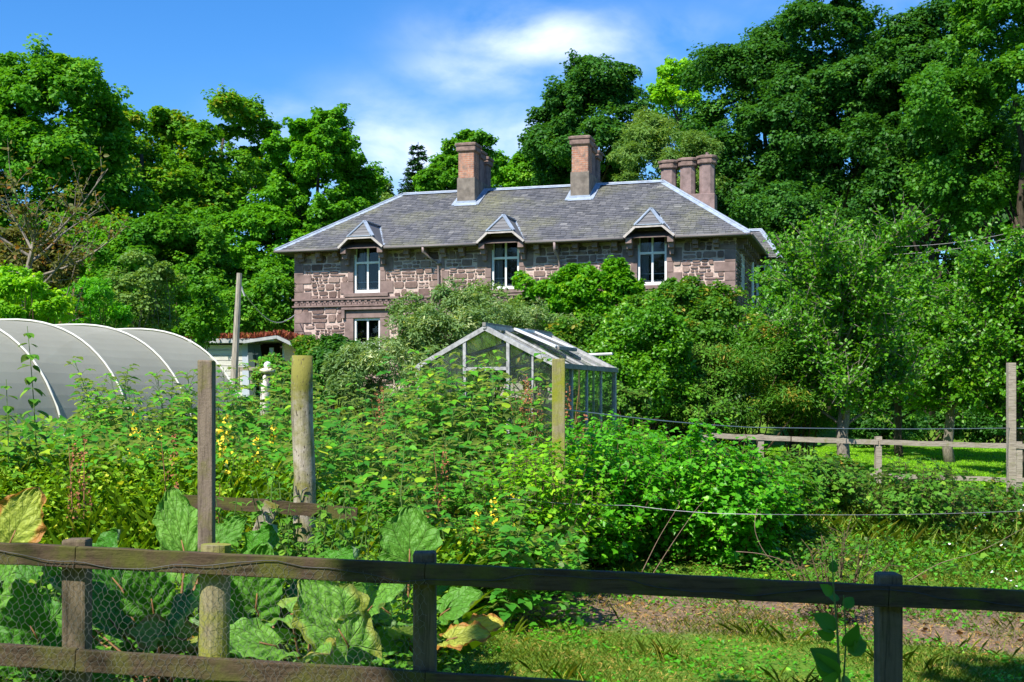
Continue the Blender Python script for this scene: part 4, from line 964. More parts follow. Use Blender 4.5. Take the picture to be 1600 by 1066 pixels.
# ------------------------------------------------------------------ greenhouse
def greenhouse():
    GZ = .6; R_ = math.radians(24); ex = Vector((math.cos(R_), -math.sin(R_), 0))
    Rc = Vector((.65, 19, 0)); O = Rc-ex*2.3
    e = empty('greenhouse', (O.x, O.y, GZ), -R_, label='weathered aluminium-framed glass greenhouse with a raised roof vent', cat='greenhouse')
    W, D, ZE, ZA = 2.3, 2.6, 2.365-GZ, 2.94-GZ
    al = simple('greenhouse_frame_paint', (.36, .36, .35), .5, nscale=14, var=.35, bmp=.2)
    dk = simple('dirty_alloy', (.20, .19, .17), .6, nscale=10, var=.4)
    m, t, b = newmat('greenhouse_glass')
    gl = nd(t, 'ShaderNodeBsdfGlossy'); gl.inputs['Roughness'].default_value = .06; tp = nd(t, 'ShaderNodeBsdfTransparent'); tp.inputs[0].default_value = (.82, .90, .87, 1)
    df = nd(t, 'ShaderNodeBsdfDiffuse'); df.inputs[0].default_value = (.30, .36, .34, 1)
    fr = nd(t, 'ShaderNodeFresnel'); fr.inputs[0].default_value = 1.5; ma = nd(t, 'ShaderNodeMath', operation='MULTIPLY_ADD'); ma.inputs[1].default_value = 1.3; ma.inputs[2].default_value = .02; t.links.new(fr.outputs[0], ma.inputs[0])
    m1 = nd(t, 'ShaderNodeMixShader'); nz = noise(t, mapped(t), 3, 5, .7); t.links.new(ramp(t, nz, [(.35, (.02,)*3), (.7, (.13,)*3)]), m1.inputs[0]); t.links.new(tp.outputs[0], m1.inputs[1]); t.links.new(df.outputs[0], m1.inputs[2])
    m2 = nd(t, 'ShaderNodeMixShader'); t.links.new(ma.outputs[0], m2.inputs[0]); t.links.new(m1.outputs[0], m2.inputs[1]); t.links.new(gl.outputs[0], m2.inputs[2]); t.links.new(m2.outputs[0], t.nodes['Material Output'].inputs[0])
    GLM = m
    def bar(mb, a, b_, w_=.045): mb.beam(a, b_, w_, w_, up=Vector((0,0,1)) if abs((Vector(b_)-Vector(a)).normalized().z) < .95 else Vector((0,1,0)))
    fm = MB(); rake = lambda x: ZE+(ZA-ZE)*(1-abs(x-W/2)/(W/2))
    for y in (0, D):
        bar(fm, (0,y,0), (0,y,ZE), .06); bar(fm, (W,y,0), (W,y,ZE), .06)
        bar(fm, (-.05,y,ZE-.02), (W/2,y,ZA), .07); bar(fm, (W/2,y,ZA), (W+.05,y,ZE-.02), .07)
        for x in (.80, 1.53, 1.93): bar(fm, (x,y,0), (x,y,rake(x)), .05 if x != 1.93 else .03)
        bar(fm, (0,y,.12), (W,y,.12), .05)
    bar(fm, (.80, 0, 1.72), (1.53, 0, 1.72), .05)
    for k in range(5):
        y = D*k/4
        if 0 < k < 4:
            for x in (0, W): bar(fm, (x,y,0), (x,y,ZE), .035)
            bar(fm, (0,y,ZE), (W/2,y,ZA), .03); bar(fm, (W/2,y,ZA), (W,y,ZE), .03)
    bar(fm, (0,0,ZE), (0,D,ZE), .05); bar(fm, (W/2,-.05,ZA+.02), (W/2,D+.05,ZA+.02), .06)
    for z_ in (.5,): bar(fm, (W,0,z_), (W,D,z_), .03); bar(fm, (0,0,z_), (0,D,z_), .03)
    # diagonal roof braces seen through the glass
    bar(fm, (.25,.6,ZE+.1), (W/2,1.9,ZA-.05), .03); bar(fm, (.5,2.3,ZE+.05), (1.9,.9,ZE+.08), .03)
    fm.build('frame', al, e)
    g2 = MB(); bar(g2, (W+.02,-.05,ZE-.01), (W+.02,D+.05,ZE-.01), .075); bar(g2, (W/2,-.06,ZA+.055), (W/2,D*.36,ZA+.055), .055); bar(g2, (W/2,D*.6,ZA+.055), (W/2,D,ZA+.055), .055); g2.build('eaves_gutter', dk, e)
    pn = MB()
    pn.poly([(W/2,0,ZA-.02), (W,0,ZE-.02), (W,D,ZE-.02), (W/2,D,ZA-.02)]); pn.poly([(0,0,ZE-.02), (W/2,0,ZA-.02), (W/2,D,ZA-.02), (0,D,ZE-.02)])
    pn.build('roof_glass', GLM, e)
    pn = MB(); pn.poly([(W-.01,0,0), (W-.01,D,0), (W-.01,D,ZE), (W-.01,0,ZE)]); pn.poly([(.01,D,0), (.01,0,0), (.01,0,ZE), (.01,D,ZE)])
    pn.poly([(0,.01,0), (.80,.01,0), (.80,.01,rake(.8)), (0,.01,ZE)]); pn.poly([(1.53,.01,0), (W,.01,0), (W,.01,ZE), (1.53,.01,rake(1.53))])
    pn.poly([(.80,.01,1.72), (1.53,.01,1.72), (1.53,.01,rake(1.53)), (W/2,.01,ZA), (.80,.01,rake(.8))]); pn.poly([(0,D-.01,0), (W,D-.01,0), (W,D-.01,ZE), (W/2,D-.01,ZA), (0,D-.01,ZE)])
    pn.build('wall_glass', GLM, e)
    # raised vent on the right slope
    vt = MB(); up = Vector((0,0,.055)); s0 = Vector((W/2+.03, 0, ZA-.01)); dn = Vector((W/2, 0, ZE-ZA))
    a = s0+Vector((0, D*.40, 0))+up; b_ = a+Vector((0, D*.30, 0)); c_ = b_+dn*.62+Vector((0,0,.06)); d = a+dn*.62+Vector((0,0,.06))
    wm = simple('vent_frame_paint', (.72, .74, .76), .4)
    vt.beam(a, d, .035, .11); vt.beam(b_, c_, .03, .05); vt.beam(d, c_, .03, .06); vt.beam(a, b_, .03, .04); vo = vt.build('roof_vent', wm, e)
    vg = MB(); vg.poly([a, d, c_, b_]); vg.build('vent_glass', GLM, vo)
    vd = MB(); vd.beam(d+Vector((.02,0,-.02)), c_+Vector((.02,0,-.02)), .05, .05); vd.build('vent_bar', dk, vo)
    e2 = MB(); e2.tube([P(905, 555, 23), P(957, 553, 22.6)], .025, 6); 
    o = e2.build('white_pole', simple('pole_paint', (.7,.7,.68), .5), None); tag(o, 'thin white pole sticking out behind the greenhouse roof', 'pole')
greenhouse()
# fruit cage support for the white pole: a cane it is tied to
c_ = MB(); c_.tube([P(905, 555, 23)+Vector((0,0,.05)), Vector((P(905,555,23).x, 23, G(1.2, 23)))], .02, 6); tag(c_.build('garden_cane', M_TWIG), 'upright cane holding the white pole behind the greenhouse', 'cane')

# ------------------------------------------------------------------ shed, pole, garden ornament
def shed():
    Y = 42; x0 = (312-800)/F*Y; x1 = (446-800)/F*Y; g = G((x0+x1)/2, Y); g = 2.1
    e = empty('garden_shed', (x0, Y, g), math.radians(-6), label='low white boarded shed with a red sedum-covered roof and open door', cat='shed')
    W = x1-x0; top = CZ+(HOR-537)/F*Y-g; D = 3.0; split = W*.62
    wm = simple('white_boards', (.55, .53, .46), .8, nscale=3, stretch=(1,1,8), var=.2); dkb = simple('dark_green_boards', (.035, .06, .055), .6); inn = simple('shed_inside', (.03, .02, .015), .9)
    mb = MB(); k = 0; z_ = -1.0
    while z_ < top-.1:
        mb.box((0, -.02-.01, z_), (split-.3, .03, min(z_+.16, top))); mb.poly([(0,-.03,z_),(split-.3,-.03,z_),(split-.3,-.045,z_),(0,-.045,z_)]); z_ += .17
    mb.box((-.02, .03, -1), (.04, D, top)); mb.box((W-.04, .03, -1), (W+.02, D, top)); mb.box((0, D, -1), (W, D+.05, top))
    mb.build('wall', wm, e)
    mb = MB(); mb.box((split-.12, -.06, -1), (split, .05, top)); mb.box((W-.45, -.05, -1), (W-.33, .05, top-.15)); mb.box((split-.3, -.03, -1), (split-.12, .03, top)); mb.build('door_frame', simple('blue_grey_posts', (.42, .46, .52), .6), e)
    mb = MB(); mb.beam((split+.12, -.12, -.8), (split+.02, -.10, top-.02), .22, .04, up=Vector((1,0,0))); mb.beam((split+.55, -.05, -.8), (split+.22, -.10, top-.02), .2, .04, up=Vector((1,0,0))); mb.build('open_door', dkb, e)
    mb = MB(); mb.box((split, .9, -1), (W-.4, .95, top)); mb.build('interior', inn, e)
    rf = MB(); ez = top
    pk = (split+.9, ez+.30)
    ys = (-.35, D+.2)
    rf.box((-.3, ys[0], ez), (split+.1, ys[1], ez+.14))
    rf.box((split+.1, -.5, ez+.05), (split+.9, D, ez+.12))
    rf.poly([(split, -.5, ez+.02), (split+.95, -.5, ez+.16), (W+.5, -.5, ez-.16), (W+.5, D, ez-.16), (split+.95, D, ez+.16), (split, D, ez+.02)]) if False else None
    rf.beam((split-.1, -.5, ez+.02), (split+1.0, -.5, ez+.17), .10, .10); rf.beam((split+1.0, -.5, ez+.17), (W+.55, -.5, ez-.12), .10, .10)
    ro = rf.build('roof', simple('roof_fascia', (.36, .37, .36), .7, nscale=6), e)
    rp = MB(); rp.poly([(split-.1, -.45, ez+.10), (split+1.0, -.45, ez+.24), (split+1.0, D, ez+.24), (split-.1, D, ez+.10)]); rp.poly([(split+1.0, -.45, ez+.24), (W+.55, -.45, ez-.05), (W+.55, D, ez-.05), (split+1.0, D, ez+.24)]); rp.build('roof_sheet', simple('roof_felt', (.14,.07,.06), .9), ro)
    n = 9000; px_ = rng.uniform(-.35, W+.55, n); py_ = rng.uniform(-.4, D, n)
    pz = np.where(px_ < split, ez+.14, np.where(px_ < split+1, ez+.12+.13*(px_-split), ez+.25-.29*(px_-split-1)/(W-split-.45)))
    pos = np.stack([px_, py_, pz], -1); red = leafmat('sedum', (.20, .05, .06), (.26, .08, .07), (.34, .24, .07), trans=.1, gain=.95)
    link('sedum', leaves_mesh('sedum', T_NARROW, pos, rdir(n), rdir(n)*.5+np.array([0,0,1.0]), rng.uniform(.10, .24, n), rng.beta(1.5, 2, n), red), ro)
shed()
def pole():
    Y = 33; b0 = P(366, 590, Y); tp = P(374, 427, Y); g = G(b0.x, Y)
    e = empty('utility_pole', (b0.x, Y, g), label='leaning grey wooden pole in front of the shed with a cable to the house', cat='pole')
    mb = MB(); mb.tube([(-.05, 0, -.3), (0, 0, b0.z-g), (tp.x-b0.x, 0, tp.z-g)], [.10, .095, .07], 9, jit=.05); mb.build('shaft', simple('pole_wood', (.33, .29, .23), .9, nscale=8, stretch=(4,4,.6), var=.4, bmp=.4), e)
    mb = MB(); a = P(376, 450, Y)-Vector((b0.x, Y, g)); c_ = P(461, 492, 45)-Vector((b0.x, Y, g)); pts = [a.lerp(c_, k/14)+Vector((0,0,-.55*math.sin(math.pi*k/14))) for k in range(15)]; mb.tube(pts, .016, 5)
    mb.tube([P(377, 447, Y)-Vector((b0.x, Y, g)), P(379, 455, Y)-Vector((b0.x, Y, g)), P(382, 463, Y)-Vector((b0.x, Y, g))], .02, 5); mb.build('cable', simple('grey_cable', (.45,.45,.45), .6), e)
pole()
def ornament():
    Y = 25; c0 = P(418, 640, Y); g = G(c0.x, Y); st = simple('pale_ornament_stone', (.62, .56, .42), .8, nscale=14, var=.3)
    e = empty('garden_ornament', (c0.x, Y, g), label='pale stone garden ornament, a ball over a mushroom-shaped cap, in front of the shed', cat='ornament')
    z = lambda py: CZ+(HOR-py)/F*Y-g
    def lathe(mb, prof, n=14):
        i0 = len(mb.v)
        for r, zz in prof:
            for j in range(n): mb.v.append((r*math.cos(6.2832*j/n), r*math.sin(6.2832*j/n), zz))
        for k in range(len(prof)-1):
            for j in range(n): a = i0+k*n+j; b_ = i0+k*n+(j+1) % n; mb.f.append((a, b_, b_+n, a+n)); mb.t.append(.5)
        mb.f.append(tuple(i0+j for j in range(n))[::-1]); mb.f.append(tuple(i0+(len(prof)-1)*n+j for j in range(n))); mb.t += [.5, .5]
    mb = MB(); lathe(mb, [(.07, -.2), (.055, z(600)), (.05, z(590)), (.05, z(584))]); mb.build('pedestal', M_WOODG, e, smooth=True)
    mb = MB(); lathe(mb, [(.07, z(584)), (.13, z(583)), (.16, z(580.5)), (.15, z(577)), (.06, z(575))]); mb.build('cap', st, e, smooth=True)
    mb = MB(); zc = z(571); r = .075; lathe(mb, [(r*math.cos(a), zc+r*math.sin(a)) for a in np.linspace(-1.45, 1.45, 9)]); mb.build('ball', simple('white_ball', (.75,.75,.72), .5), e, smooth=True)
    fg = empty('garden_statue', (c0.x+.10, Y-.8, g), label='small pale figure-like garden statue below the mushroom-capped ornament', cat='statue')
    mb = MB(); zz = lambda py: CZ+(HOR-py)/F*(Y-.8)-g
    lathe(mb, [(.10, -.1), (.085, zz(614)), (.07, zz(608)), (.075, zz(602)), (.05, zz(597)), (.028, zz(594)), (.04, zz(591)), (.035, zz(588)), (.01, zz(586))]); mb.build('figure', simple('cream_plaster', (.66,.60,.47), .7, nscale=20, var=.3), fg, smooth=True)
ornament()
# low grey rail in front of the shed
mb = MB(); mb.beam(P(370, 576, 36), P(416, 577, 36), .10, .05); r_ = empty('low_rail_fence', (P(392,577,36).x, 36, 2.0), label='low grey rail fence in front of the shed', cat='fence')
o = mb.build('rail', M_WOODG, r_); o.location = -r_.location
mb = MB(); mb.beam(P(372, 574, 36), P(372, 610, 36), .09, .09, up=Vector((0,1,0))); mb.beam(P(394, 574, 36.06), P(394, 610, 36.06), .09, .09, up=Vector((0,1,0))); o = mb.build('post', M_WOODG, r_); o.location = -r_.location
# overhead cables right
cb = empty('overhead_cables', (0, 0, 0), label='pair of thin overhead cables crossing the dark wood at right', cat='cables')
for dy, ey in ((0, 0), (12, 6)):
    a = P(1395, 386+dy, 44); b_ = P(1680, 335+ey, 40); mb = MB(); mb.tube([a.lerp(b_, k/10)+Vector((0,0,-.25*math.sin(math.pi*k/10))) for k in range(11)], .008, 4); mb.build('cable', simple('pale_cable', (.35,.33,.30), .6), cb)

# ------------------------------------------------------------------ far post-and-rail fence
def far_fence():
    e = empty('rail_fence', (8, 28.5, 0), label='grey two-rail wooden fence between the rough grass and the lawn', cat='fence')
    def bd(name, p0, p1, h, t_, mat=M_WOODG, **k):
        mb = MB(); mb.beam(p0, p1, h, t_, seg=10, jit=.006, **k); o = mb.build(name, mat, e); o.location = (-8, -28.5, 0)
    Y = 28.5
    bd('rail', P(1095, 680, Y), P(1235, 685.5, Y), .11, .04); bd('rail', P(1237, 686, Y+.01), P(1372, 691, Y), .11, .04); bd('rail', P(1375, 691, Y), P(1572, 697, Y), .11, .04)
    bd('rail', P(1240, 738, Y), P(1372, 743, Y), .10, .04); bd('rail', P(1373, 743, Y+.01), P(1572, 750, Y), .10, .04)
    bd('rail', P(1578, 697, Y), P(1700, 700, Y), .11, .04); bd('rail', P(1578, 750, Y), P(1700, 753, Y), .10, .04)
    for px, ty, by in ((1188, 679, 770), (1372, 682, 775), (1591, 690, 775), (1100, 676, 760)):
        bd('post', P(px, ty, Y+.08), P(px, by, Y+.08), .15, .13, M_WOODG, up=Vector((0,1,0)))
far_fence()

# ------------------------------------------------------------------ lone posts
def lone_post(px, top, Y, w_, name, label, mat, kind='sq', tilt=0, bev=.008):
    p = P(px, top, Y); g = G(p.x, Y)
    e = empty(name, (p.x, Y, g), label=label, cat='post'); h = p.z-g
    mb = MB()
    if kind == 'sq': mb.box((-w_/2, -w_/2, -.3), (w_/2, w_/2, h), jit=.004); 
    else:
        n = 10; mb.tube([(math.sin(k*1.3)*.006+tilt*(1-k/n), math.cos(k)*.004, -.3+(h+.3)*k/n) for k in range(n+1)], [w_/2*(1.06-.08*k/n) for k in range(n+1)], 14, jit=.05)
    o = mb.build('post_shaft', mat, e, smooth=(kind != 'sq'), bevel=bev if kind == 'sq' else 0)
    return e
lone_post(322.5, 563, 6.7, .080, 'tall_post', 'slim square brown post standing behind the mossy-topped fence post', M_WOODP)
def moss_top(m, z0):
    t = m.node_tree; b = t.nodes['Principled BSDF']; base = b.inputs['Base Color'].links[0].from_socket
    c = nd(t, 'ShaderNodeTexCoord'); sp = nd(t, 'ShaderNodeSeparateXYZ'); t.links.new(c.outputs['Object'], sp.inputs[0])
    n = noise(t, c.outputs['Object'], 9, 6, .7)
    a = nd(t, 'ShaderNodeMath', operation='MULTIPLY_ADD'); t.links.new(sp.outputs[2], a.inputs[0]); a.inputs[1].default_value = .55; a.inputs[2].default_value = -.55*z0
    a2 = nd(t, 'ShaderNodeMath', operation='ADD'); t.links.new(a.outputs[0], a2.inputs[0]); t.links.new(n, a2.inputs[1])
    col_ = mixc_(t, ramp(t, a2.outputs[0], [(.5, (0,0,0)), (.66, (1,1,1))]), base, (.21, .20, .045))
    fl = noise(t, mapped(t, (10, 10, 3)), 8, 3, .6); col_ = mixc_(t, ramp(t, fl, [(.60, (0,0,0)), (.66, (1,1,1))]), col_, (.06, .045, .035))
    t.links.new(col_, b.inputs['Base Color'])
moss_top(M_WOODR, 1.45)
e = lone_post(472, 556, 8.9, .150, 'round_post', 'thick round weathered post with mossy top and bark flaking', M_WOODR, 'round', .03)
mb = MB()   # staple and wire end on it
mb.tube([(-.03, -.085, .98), (-.02, -.10, .93), (.0, -.095, .90), (.02, -.09, .95), (.05, -.085, .97)], .005, 5); mb.tube([(-.03,-.09,.96), (-.01,-.10,.905)], .006, 5); mb.build('staple', M_WIRED, e)
lone_post(872.5, 561, 12.4, .125, 'sawn_post', 'square yellow-green mossy post in front of the greenhouse corner', M_WOODPG)
lone_post(1580, 567, 24, .14, 'tall_post', 'tall thin square post at the right edge carrying a wire', M_WOODG)
# wires
def wire(name, pts, label, r=.0026, mat=M_WIRE, sag=.02):
    mb = MB(); full = []
    for a, b_ in zip(pts[:-1], pts[1:]):
        full += [a.lerp(b_, k/12)+Vector((0,0,-sag*math.sin(math.pi*k/12))) for k in range(12)]
    mb.tube(full+[pts[-1]], r, 5); tag(mb.build(name, mat), label, 'wire')
wire('support_wire', [P(780, 777, 11.4), P(985, 790, 11.4), P(1190, 804, 11.2), P(1640, 797, 11.4)], 'thin silver wire stretched in front of the currant bushes')
wire('support_wire', [P(880, 640, 12.4), P(1170, 668, 17), P(1580, 669, 24), P(1700, 667, 25)], 'taut wire running from the mossy post to the tall post at the right edge', .007)
# old inner plank fence hidden in weeds
o_e = empty('old_plank_fence', P(400, 860, 8.3)*1.0, label='old low plank fence half buried in weeds behind the rhubarb', cat='fence'); off = -o_e.location
for a, b_ in (((265, 783), (420, 790)), ((425, 792), (558, 803))):
    mb = MB(); mb.beam(P(*a, 8.5), P(*b_, 8.5), .085, .035, seg=8, jit=.003); mb.build('rail', M_WOODN, o_e).location = off
mb = MB(); mb.beam(P(378, 905, 8.4), P(425, 786, 8.4), .06, .10, up=Vector((0,1,0)), seg=5, jit=.004); mb.build('post', M_WOODR, o_e).location = off

# ------------------------------------------------------------------ near fence with chicken wire
def near_fence():
    Y = 5.26
    e = empty('garden_fence', (0, Y, 0), label='dark two-rail wooden garden fence in the foreground with chicken wire on its left half', cat='fence')
    def pos(px, py, Y_=Y): q = P(px, py, Y_); return Vector((q.x, q.y-Y, q.z))
    # top rail, board runs slightly down to the right; butt joints at posts
    segs_ = [((-260, 852), (120, 870)), ((120.5, 870.3), (664, 896.5)), ((664.5, 896.6), (1387, 931)), ((1387.5, 931), (1900, 951))]
    random.seed(3)
    for (a, b_) in segs_:
        mb = MB(); mb.beam(pos(*a), pos(*b_), .088, .042, seg=14, jit=.0022); mb.build('top_rail', M_WOODN, e, bevel=.004)
    for (a, b_) in [((-260, 1004), (120, 1031)), ((120.5, 1031), (664, 1066)), ((664.5, 1066), (1387, 1112)), ((1387.5, 1112), (1900, 1140))]:
        mb = MB(); mb.beam(pos(*a), pos(*b_), .088, .042, seg=14, jit=.0022); mb.build('bottom_rail', M_WOODN, e, bevel=.004)
    for px, ty, w_, mat in ((121, 841, .098, M_WOODP2), (338, 851, .115, M_WOODPG), (664, 861, .098, M_WOODP2), (1387, 895, .098, M_WOODP2), (-300, 830, .1, M_WOODP2)):
        q = pos(px, ty, Y+.075); mb = MB()
        gz = G(q.x, Y)
        if px == 338:
            mb.tube([(q.x, .078, -.2), (q.x, .078, .3), (q.x-.01, .076, .7), (q.x, .078, q.z)], [.066, .065, .063, .062], 16, jit=.03); mb.build('post', mat, e, smooth=False)
        else:
            mb.box((q.x-w_/2, .022, -.3), (q.x+w_/2, .022+w_, q.z), jit=.003); mb.build('post', mat, e, bevel=.012)
    # netting stapled on the camera side, sagging a little
    x0, x1 = pos(-60, 900).x, pos(668, 900).x; zt = lambda x: pos(800+x/Y*F, 0).z*0 + (CZ+(HOR-(886+ (x-x0)/(x1-x0)*22))/F*Y)
    mb = MB(); cw = .030; ch = .026; rr = .0005
    ztop = lambda x: CZ+(HOR-(868+.044*(800+x/Y*F)))/F*Y+.018*math.sin(x*5)+.006*math.sin(x*17)
    yy = lambda x, z_: -.030-.008*math.sin(x*6+z_*9)-.004*math.sin(x*23)
    cols = int((x1-x0)/cw)+1; rows = 30
    def pnt(i, j, du=0, dv=0):
        x = x0+(i+(.5 if j % 2 else 0)+du)*cw; z_ = ztop(x)-(j+dv)*ch
        x += .004*math.sin(z_*40+i)+.016*math.sin(z_*8+x*3)+.005*math.sin(i*2.7+j*1.9)
        return (x, yy(x, z_), z_+.004*math.sin(i*1.3+j))
    def seg(a, b_):
        mb.tube([a, b_], rr, 3, cap=False)
    for j in range(rows):
        for i in range(cols):
            s_ = 1 if j % 2 else 0
            a = pnt(i, j); 
            # twisted vertical strand, then two slants down
            v0 = pnt(i, j, 0, .38); seg(a, v0)
            mb.tube([a, v0], rr*1.7, 3, cap=False)
            if j+1 < rows:
                l = pnt(i+(s_-1)+0, j+1); r_ = pnt(i+s_, j+1); seg(v0, l); seg(v0, r_)
    mb.build('chicken_wire', M_NETW, e)
    # slack top edge wire
    mb = MB(); xs_ = np.linspace(x0, pos(1700, 0).x, 90)
    mb.tube([(x, -.0285-.003*math.sin(x*9), min(ztop(x), 9)+.008*math.sin(x*5.3+1)+.003*math.sin(x*31)) for x in xs_], .0019, 5); mb.build('edge_wire', M_WIRED, e)
M_WOODP2 = woodmat('near_post_wood', (.15, .115, .075), (.04, .03, .02), (.11, .11, .03), .3, 'z')
M_NETW = simple('netting_wire', (.22, .215, .20), .55, .3)
near_fence()

# ------------------------------------------------------------------ herbaceous plants (built once, copied)
def make_cane(seed, H, leaf, n_nodes, mat, name, label, group, kind='rasp', stem=M_STEM, cat='plant'):
    r = np.random.default_rng(seed); e = empty(name, (0, -50-seed, 0), label=label, cat=cat, group=group)
    lean = r.uniform(-.18, .18, 2); mb = MB(); pts = []
    for k in range(9):
        f = k/8; pts.append(Vector((lean[0]*H*f**1.8, lean[1]*H*f**1.8, H*f*(1-.05*f))))
    mb.tube(pts, [.007*(1-.08*k) for k in range(9)], 5, cap=False)
    Ps, Ns, Ts, Sz = [], [], [], []
    for i in range(n_nodes):
        f = .12+.9*i/n_nodes; f = min(f, 1); k = min(7, int(f*8)); p = np.array(pts[k].lerp(pts[k+1], min(1, f*8-k)))
        if kind in ('rasp',):
            th = i*2.4+r.uniform(-.3, .3); d = np.array([math.cos(th), math.sin(th), .45+.5*f]); d /= np.linalg.norm(d)
            pl = leaf*r.uniform(.9, 1.6)*(1.15-.6*f); q = p+d*pl; mb.tube([tuple(p), tuple(p+d*pl*.6+np.array([0,0,.01])), tuple(q)], .0022, 3, cap=False)
            sd = np.array([-math.sin(th), math.cos(th), 0.]); dn = np.array([0, 0, -.35])
            sz = leaf*r.uniform(.75, 1.2)*(1.1-.45*f)
            for dd, sc_ in ((d+dn*1.2, 1.15), (sd+dn*.5+d*.35, .85), (-sd+dn*.5+d*.35, .85)):
                Ps.append(q); Ts.append(dd); Ns.append(np.array([0,0,1.])+d*.35+r.normal(size=3)*.25); Sz.append(sz*sc_)
        elif kind == 'nettle':
            for s_ in (0, 1, 2, 3):
                th = (i % 2)*math.pi/2+s_*math.pi+ (s_ > 1)*.5 + r.uniform(-.3, .3); d = np.array([math.cos(th), math.sin(th), .1]); sz = leaf*r.uniform(.7, 1.2)*(1.2-.75*f)
                Ps.append(p+d*.012); Ts.append(d+np.array([0,0,-.55])); Ns.append(np.array([0,0,1.])+d*.5+r.normal(size=3)*.2); Sz.append(sz)
    n = len(Ps)
    mb.build('stem', stem, e)
    Ps = np.array(Ps); Ts = np.array(Ts); Ns = np.array(Ns); Sz = np.array(Sz)
    link('leaves', leaves_mesh('leaves', T_OV, Ps, Ns, Ts, Sz, np.clip(r.beta(2, 2, n)+(r.random(n) < .05)*.5, 0, 1), mat), e)
    return e
# ovate, ribbed leaf with a midrib fold
T_OV = (np.array([(0,0,0),(.26,.12,.05),(.37,.35,.08),(.30,.62,.06),(.14,.85,.0),(0,1,-.10),(-.14,.85,.0),(-.30,.62,.06),(-.37,.35,.08),(-.26,.12,.05),(0,.35,-.0),(0,.65,-.02)], float),
        np.array([(0,1,2,10),(10,2,3,11),(11,3,4,5),(11,5,6,7),(10,11,7,8),(0,10,8,9)]))
def flower_spike(e, col_mat, n, z0, z1, spread, size, seed, name='flowers'):
    r = np.random.default_rng(seed); z = r.uniform(z0, z1, n); f = (z1-z)/(z1-z0+1e-6); th = r.uniform(0, 6.28, n)
    pos = np.stack([np.cos(th)*spread*(.3+f), np.sin(th)*spread*(.3+f), z], -1)
    link(name, leaves_mesh(name, T_LOBE, pos, rdir(n), rdir(n), size*r.uniform(.6, 1.2, n), r.random(n), col_mat), e)
used = set()
def scatter(protos, pts, smin=.8, smax=1.2, seed=1, lab=None):
    r = random.Random(seed)
    for (x, y) in pts:
        p = protos[r.randrange(len(protos))]
        o = p if p.name not in used else copy_tree(p)
        used.add(p.name)
        s_ = r.uniform(smin, smax); o.location = (x, y, G(x, y)-.02); o.rotation_euler = (r.uniform(-.08, .08), r.uniform(-.08, .08), r.uniform(0, 6.28)); o.scale = (s_, s_, s_)
        if lab:
            l_, g_ = lab(x, y); o['label'] = l_; o['group'] = g_
def region(n, x0, x1, y0, y1, seed, ok=None):
    r = random.Random(seed); out_ = []
    while len(out_) < n:
        x, y = r.uniform(x0, x1), r.uniform(y0, y1)
        if ok is None or ok(x, y): out_.append((x, y))
    return out_
pxof = lambda x, y: 800+x/y*F
RL = 'tall leafy raspberry cane in the thicket in front of the greenhouse and tunnel'
def rlab(x, y):
    p = pxof(x, y)
    if p < 322: return 'leafy raspberry cane in front of the grey polytunnel, left of the slim square post', 'raspberry canes in front of the polytunnel'
    if p < 472: return 'leafy raspberry cane between the slim square post and the round post', 'raspberry canes between the two tall posts'
    if p < 655: return 'leafy raspberry cane between the round post and the greenhouse', 'raspberry canes right of the round post'
    return 'leafy raspberry cane in front of the greenhouse', 'raspberry canes in front of the greenhouse'
rasp = [make_cane(10+k, h, .122, 24, L_RASP, 'raspberry_cane', RL, 'raspberry canes in the thicket') for k, h in enumerate((1.15, 1.3, 1.0, 1.4, .9))]
for p_ in (rasp[1], rasp[4]):
    for ch_ in p_.children:
        if ch_.name.startswith('leaves'): ch_.data.materials[0] = L_MIDR
scatter(rasp, region(215, -5.2, .9, 10.2, 15.5, 31, lambda x, y: 120 < pxof(x, y) < 870 and not (pxof(x, y) > 800 and y < 12.5) and not (pxof(x, y) < 470 and y < 11.8)), .75, 1.1, 1, rlab)
scatter(rasp, region(26, -.9, .6, 10.0, 12.2, 37, lambda x, y: 590 < pxof(x, y) < 800), .7, .95, 4, rlab)
scatter(rasp, region(52, -1.5, .1, 15.2, 17.8, 36, lambda x, y: 650 < pxof(x, y) < 815), 1.2, 1.5, 12, rlab)
scatter(rasp, region(22, -1.6, .1, 13.5, 15.5, 33, lambda x, y: 660 < pxof(x, y) < 850), 1.15, 1.3, 2, rlab)
scatter(rasp, [(-.6, 20.6), (.1, 20.2), (.7, 20.4), (.9, 21.0), (-.2, 21.2)], 1.1, 1.35, 19, lambda x, y: ('tall leafy plant growing inside the glass greenhouse', 'plants inside the greenhouse'))
nl = 'coarse upright nettle-like weed with drooping leaves near the old plank fence'
nett = [make_cane(30+k, h, .095, 15, L_NETT, 'nettle', nl, 'nettles around the old plank fence', 'nettle') for k, h in enumerate((1.0, .8, 1.15))]
scatter(nett, region(64, -2.2, -.2, 7.0, 8.4, 41, lambda x, y: 375 < pxof(x, y) < 640), .7, 1.1, 3)
scatter(nett, region(26, -2.2, -.2, 8.6, 10.6, 42, lambda x, y: 330 < pxof(x, y) < 660), .7, 1.05, 33)
scatter(nett, [((px_-800)/F*y_, y_) for px_, y_ in ((455, 8.3), (468, 8.2), (480, 8.35), (492, 8.25), (505, 8.4), (445, 8.1), (430, 8.2), (415, 8.3), (520, 8.3), (540, 8.2), (475, 8.0), (360, 8.2), (348, 8.1), (462, 8.5), (485, 8.55), (500, 8.6), (450, 8.4), (440, 8.5), (400, 8.1), (385, 8.2), (530, 8.1), (550, 8.0), (470, 7.8), (490, 7.9))], .95, 1.15, 61)
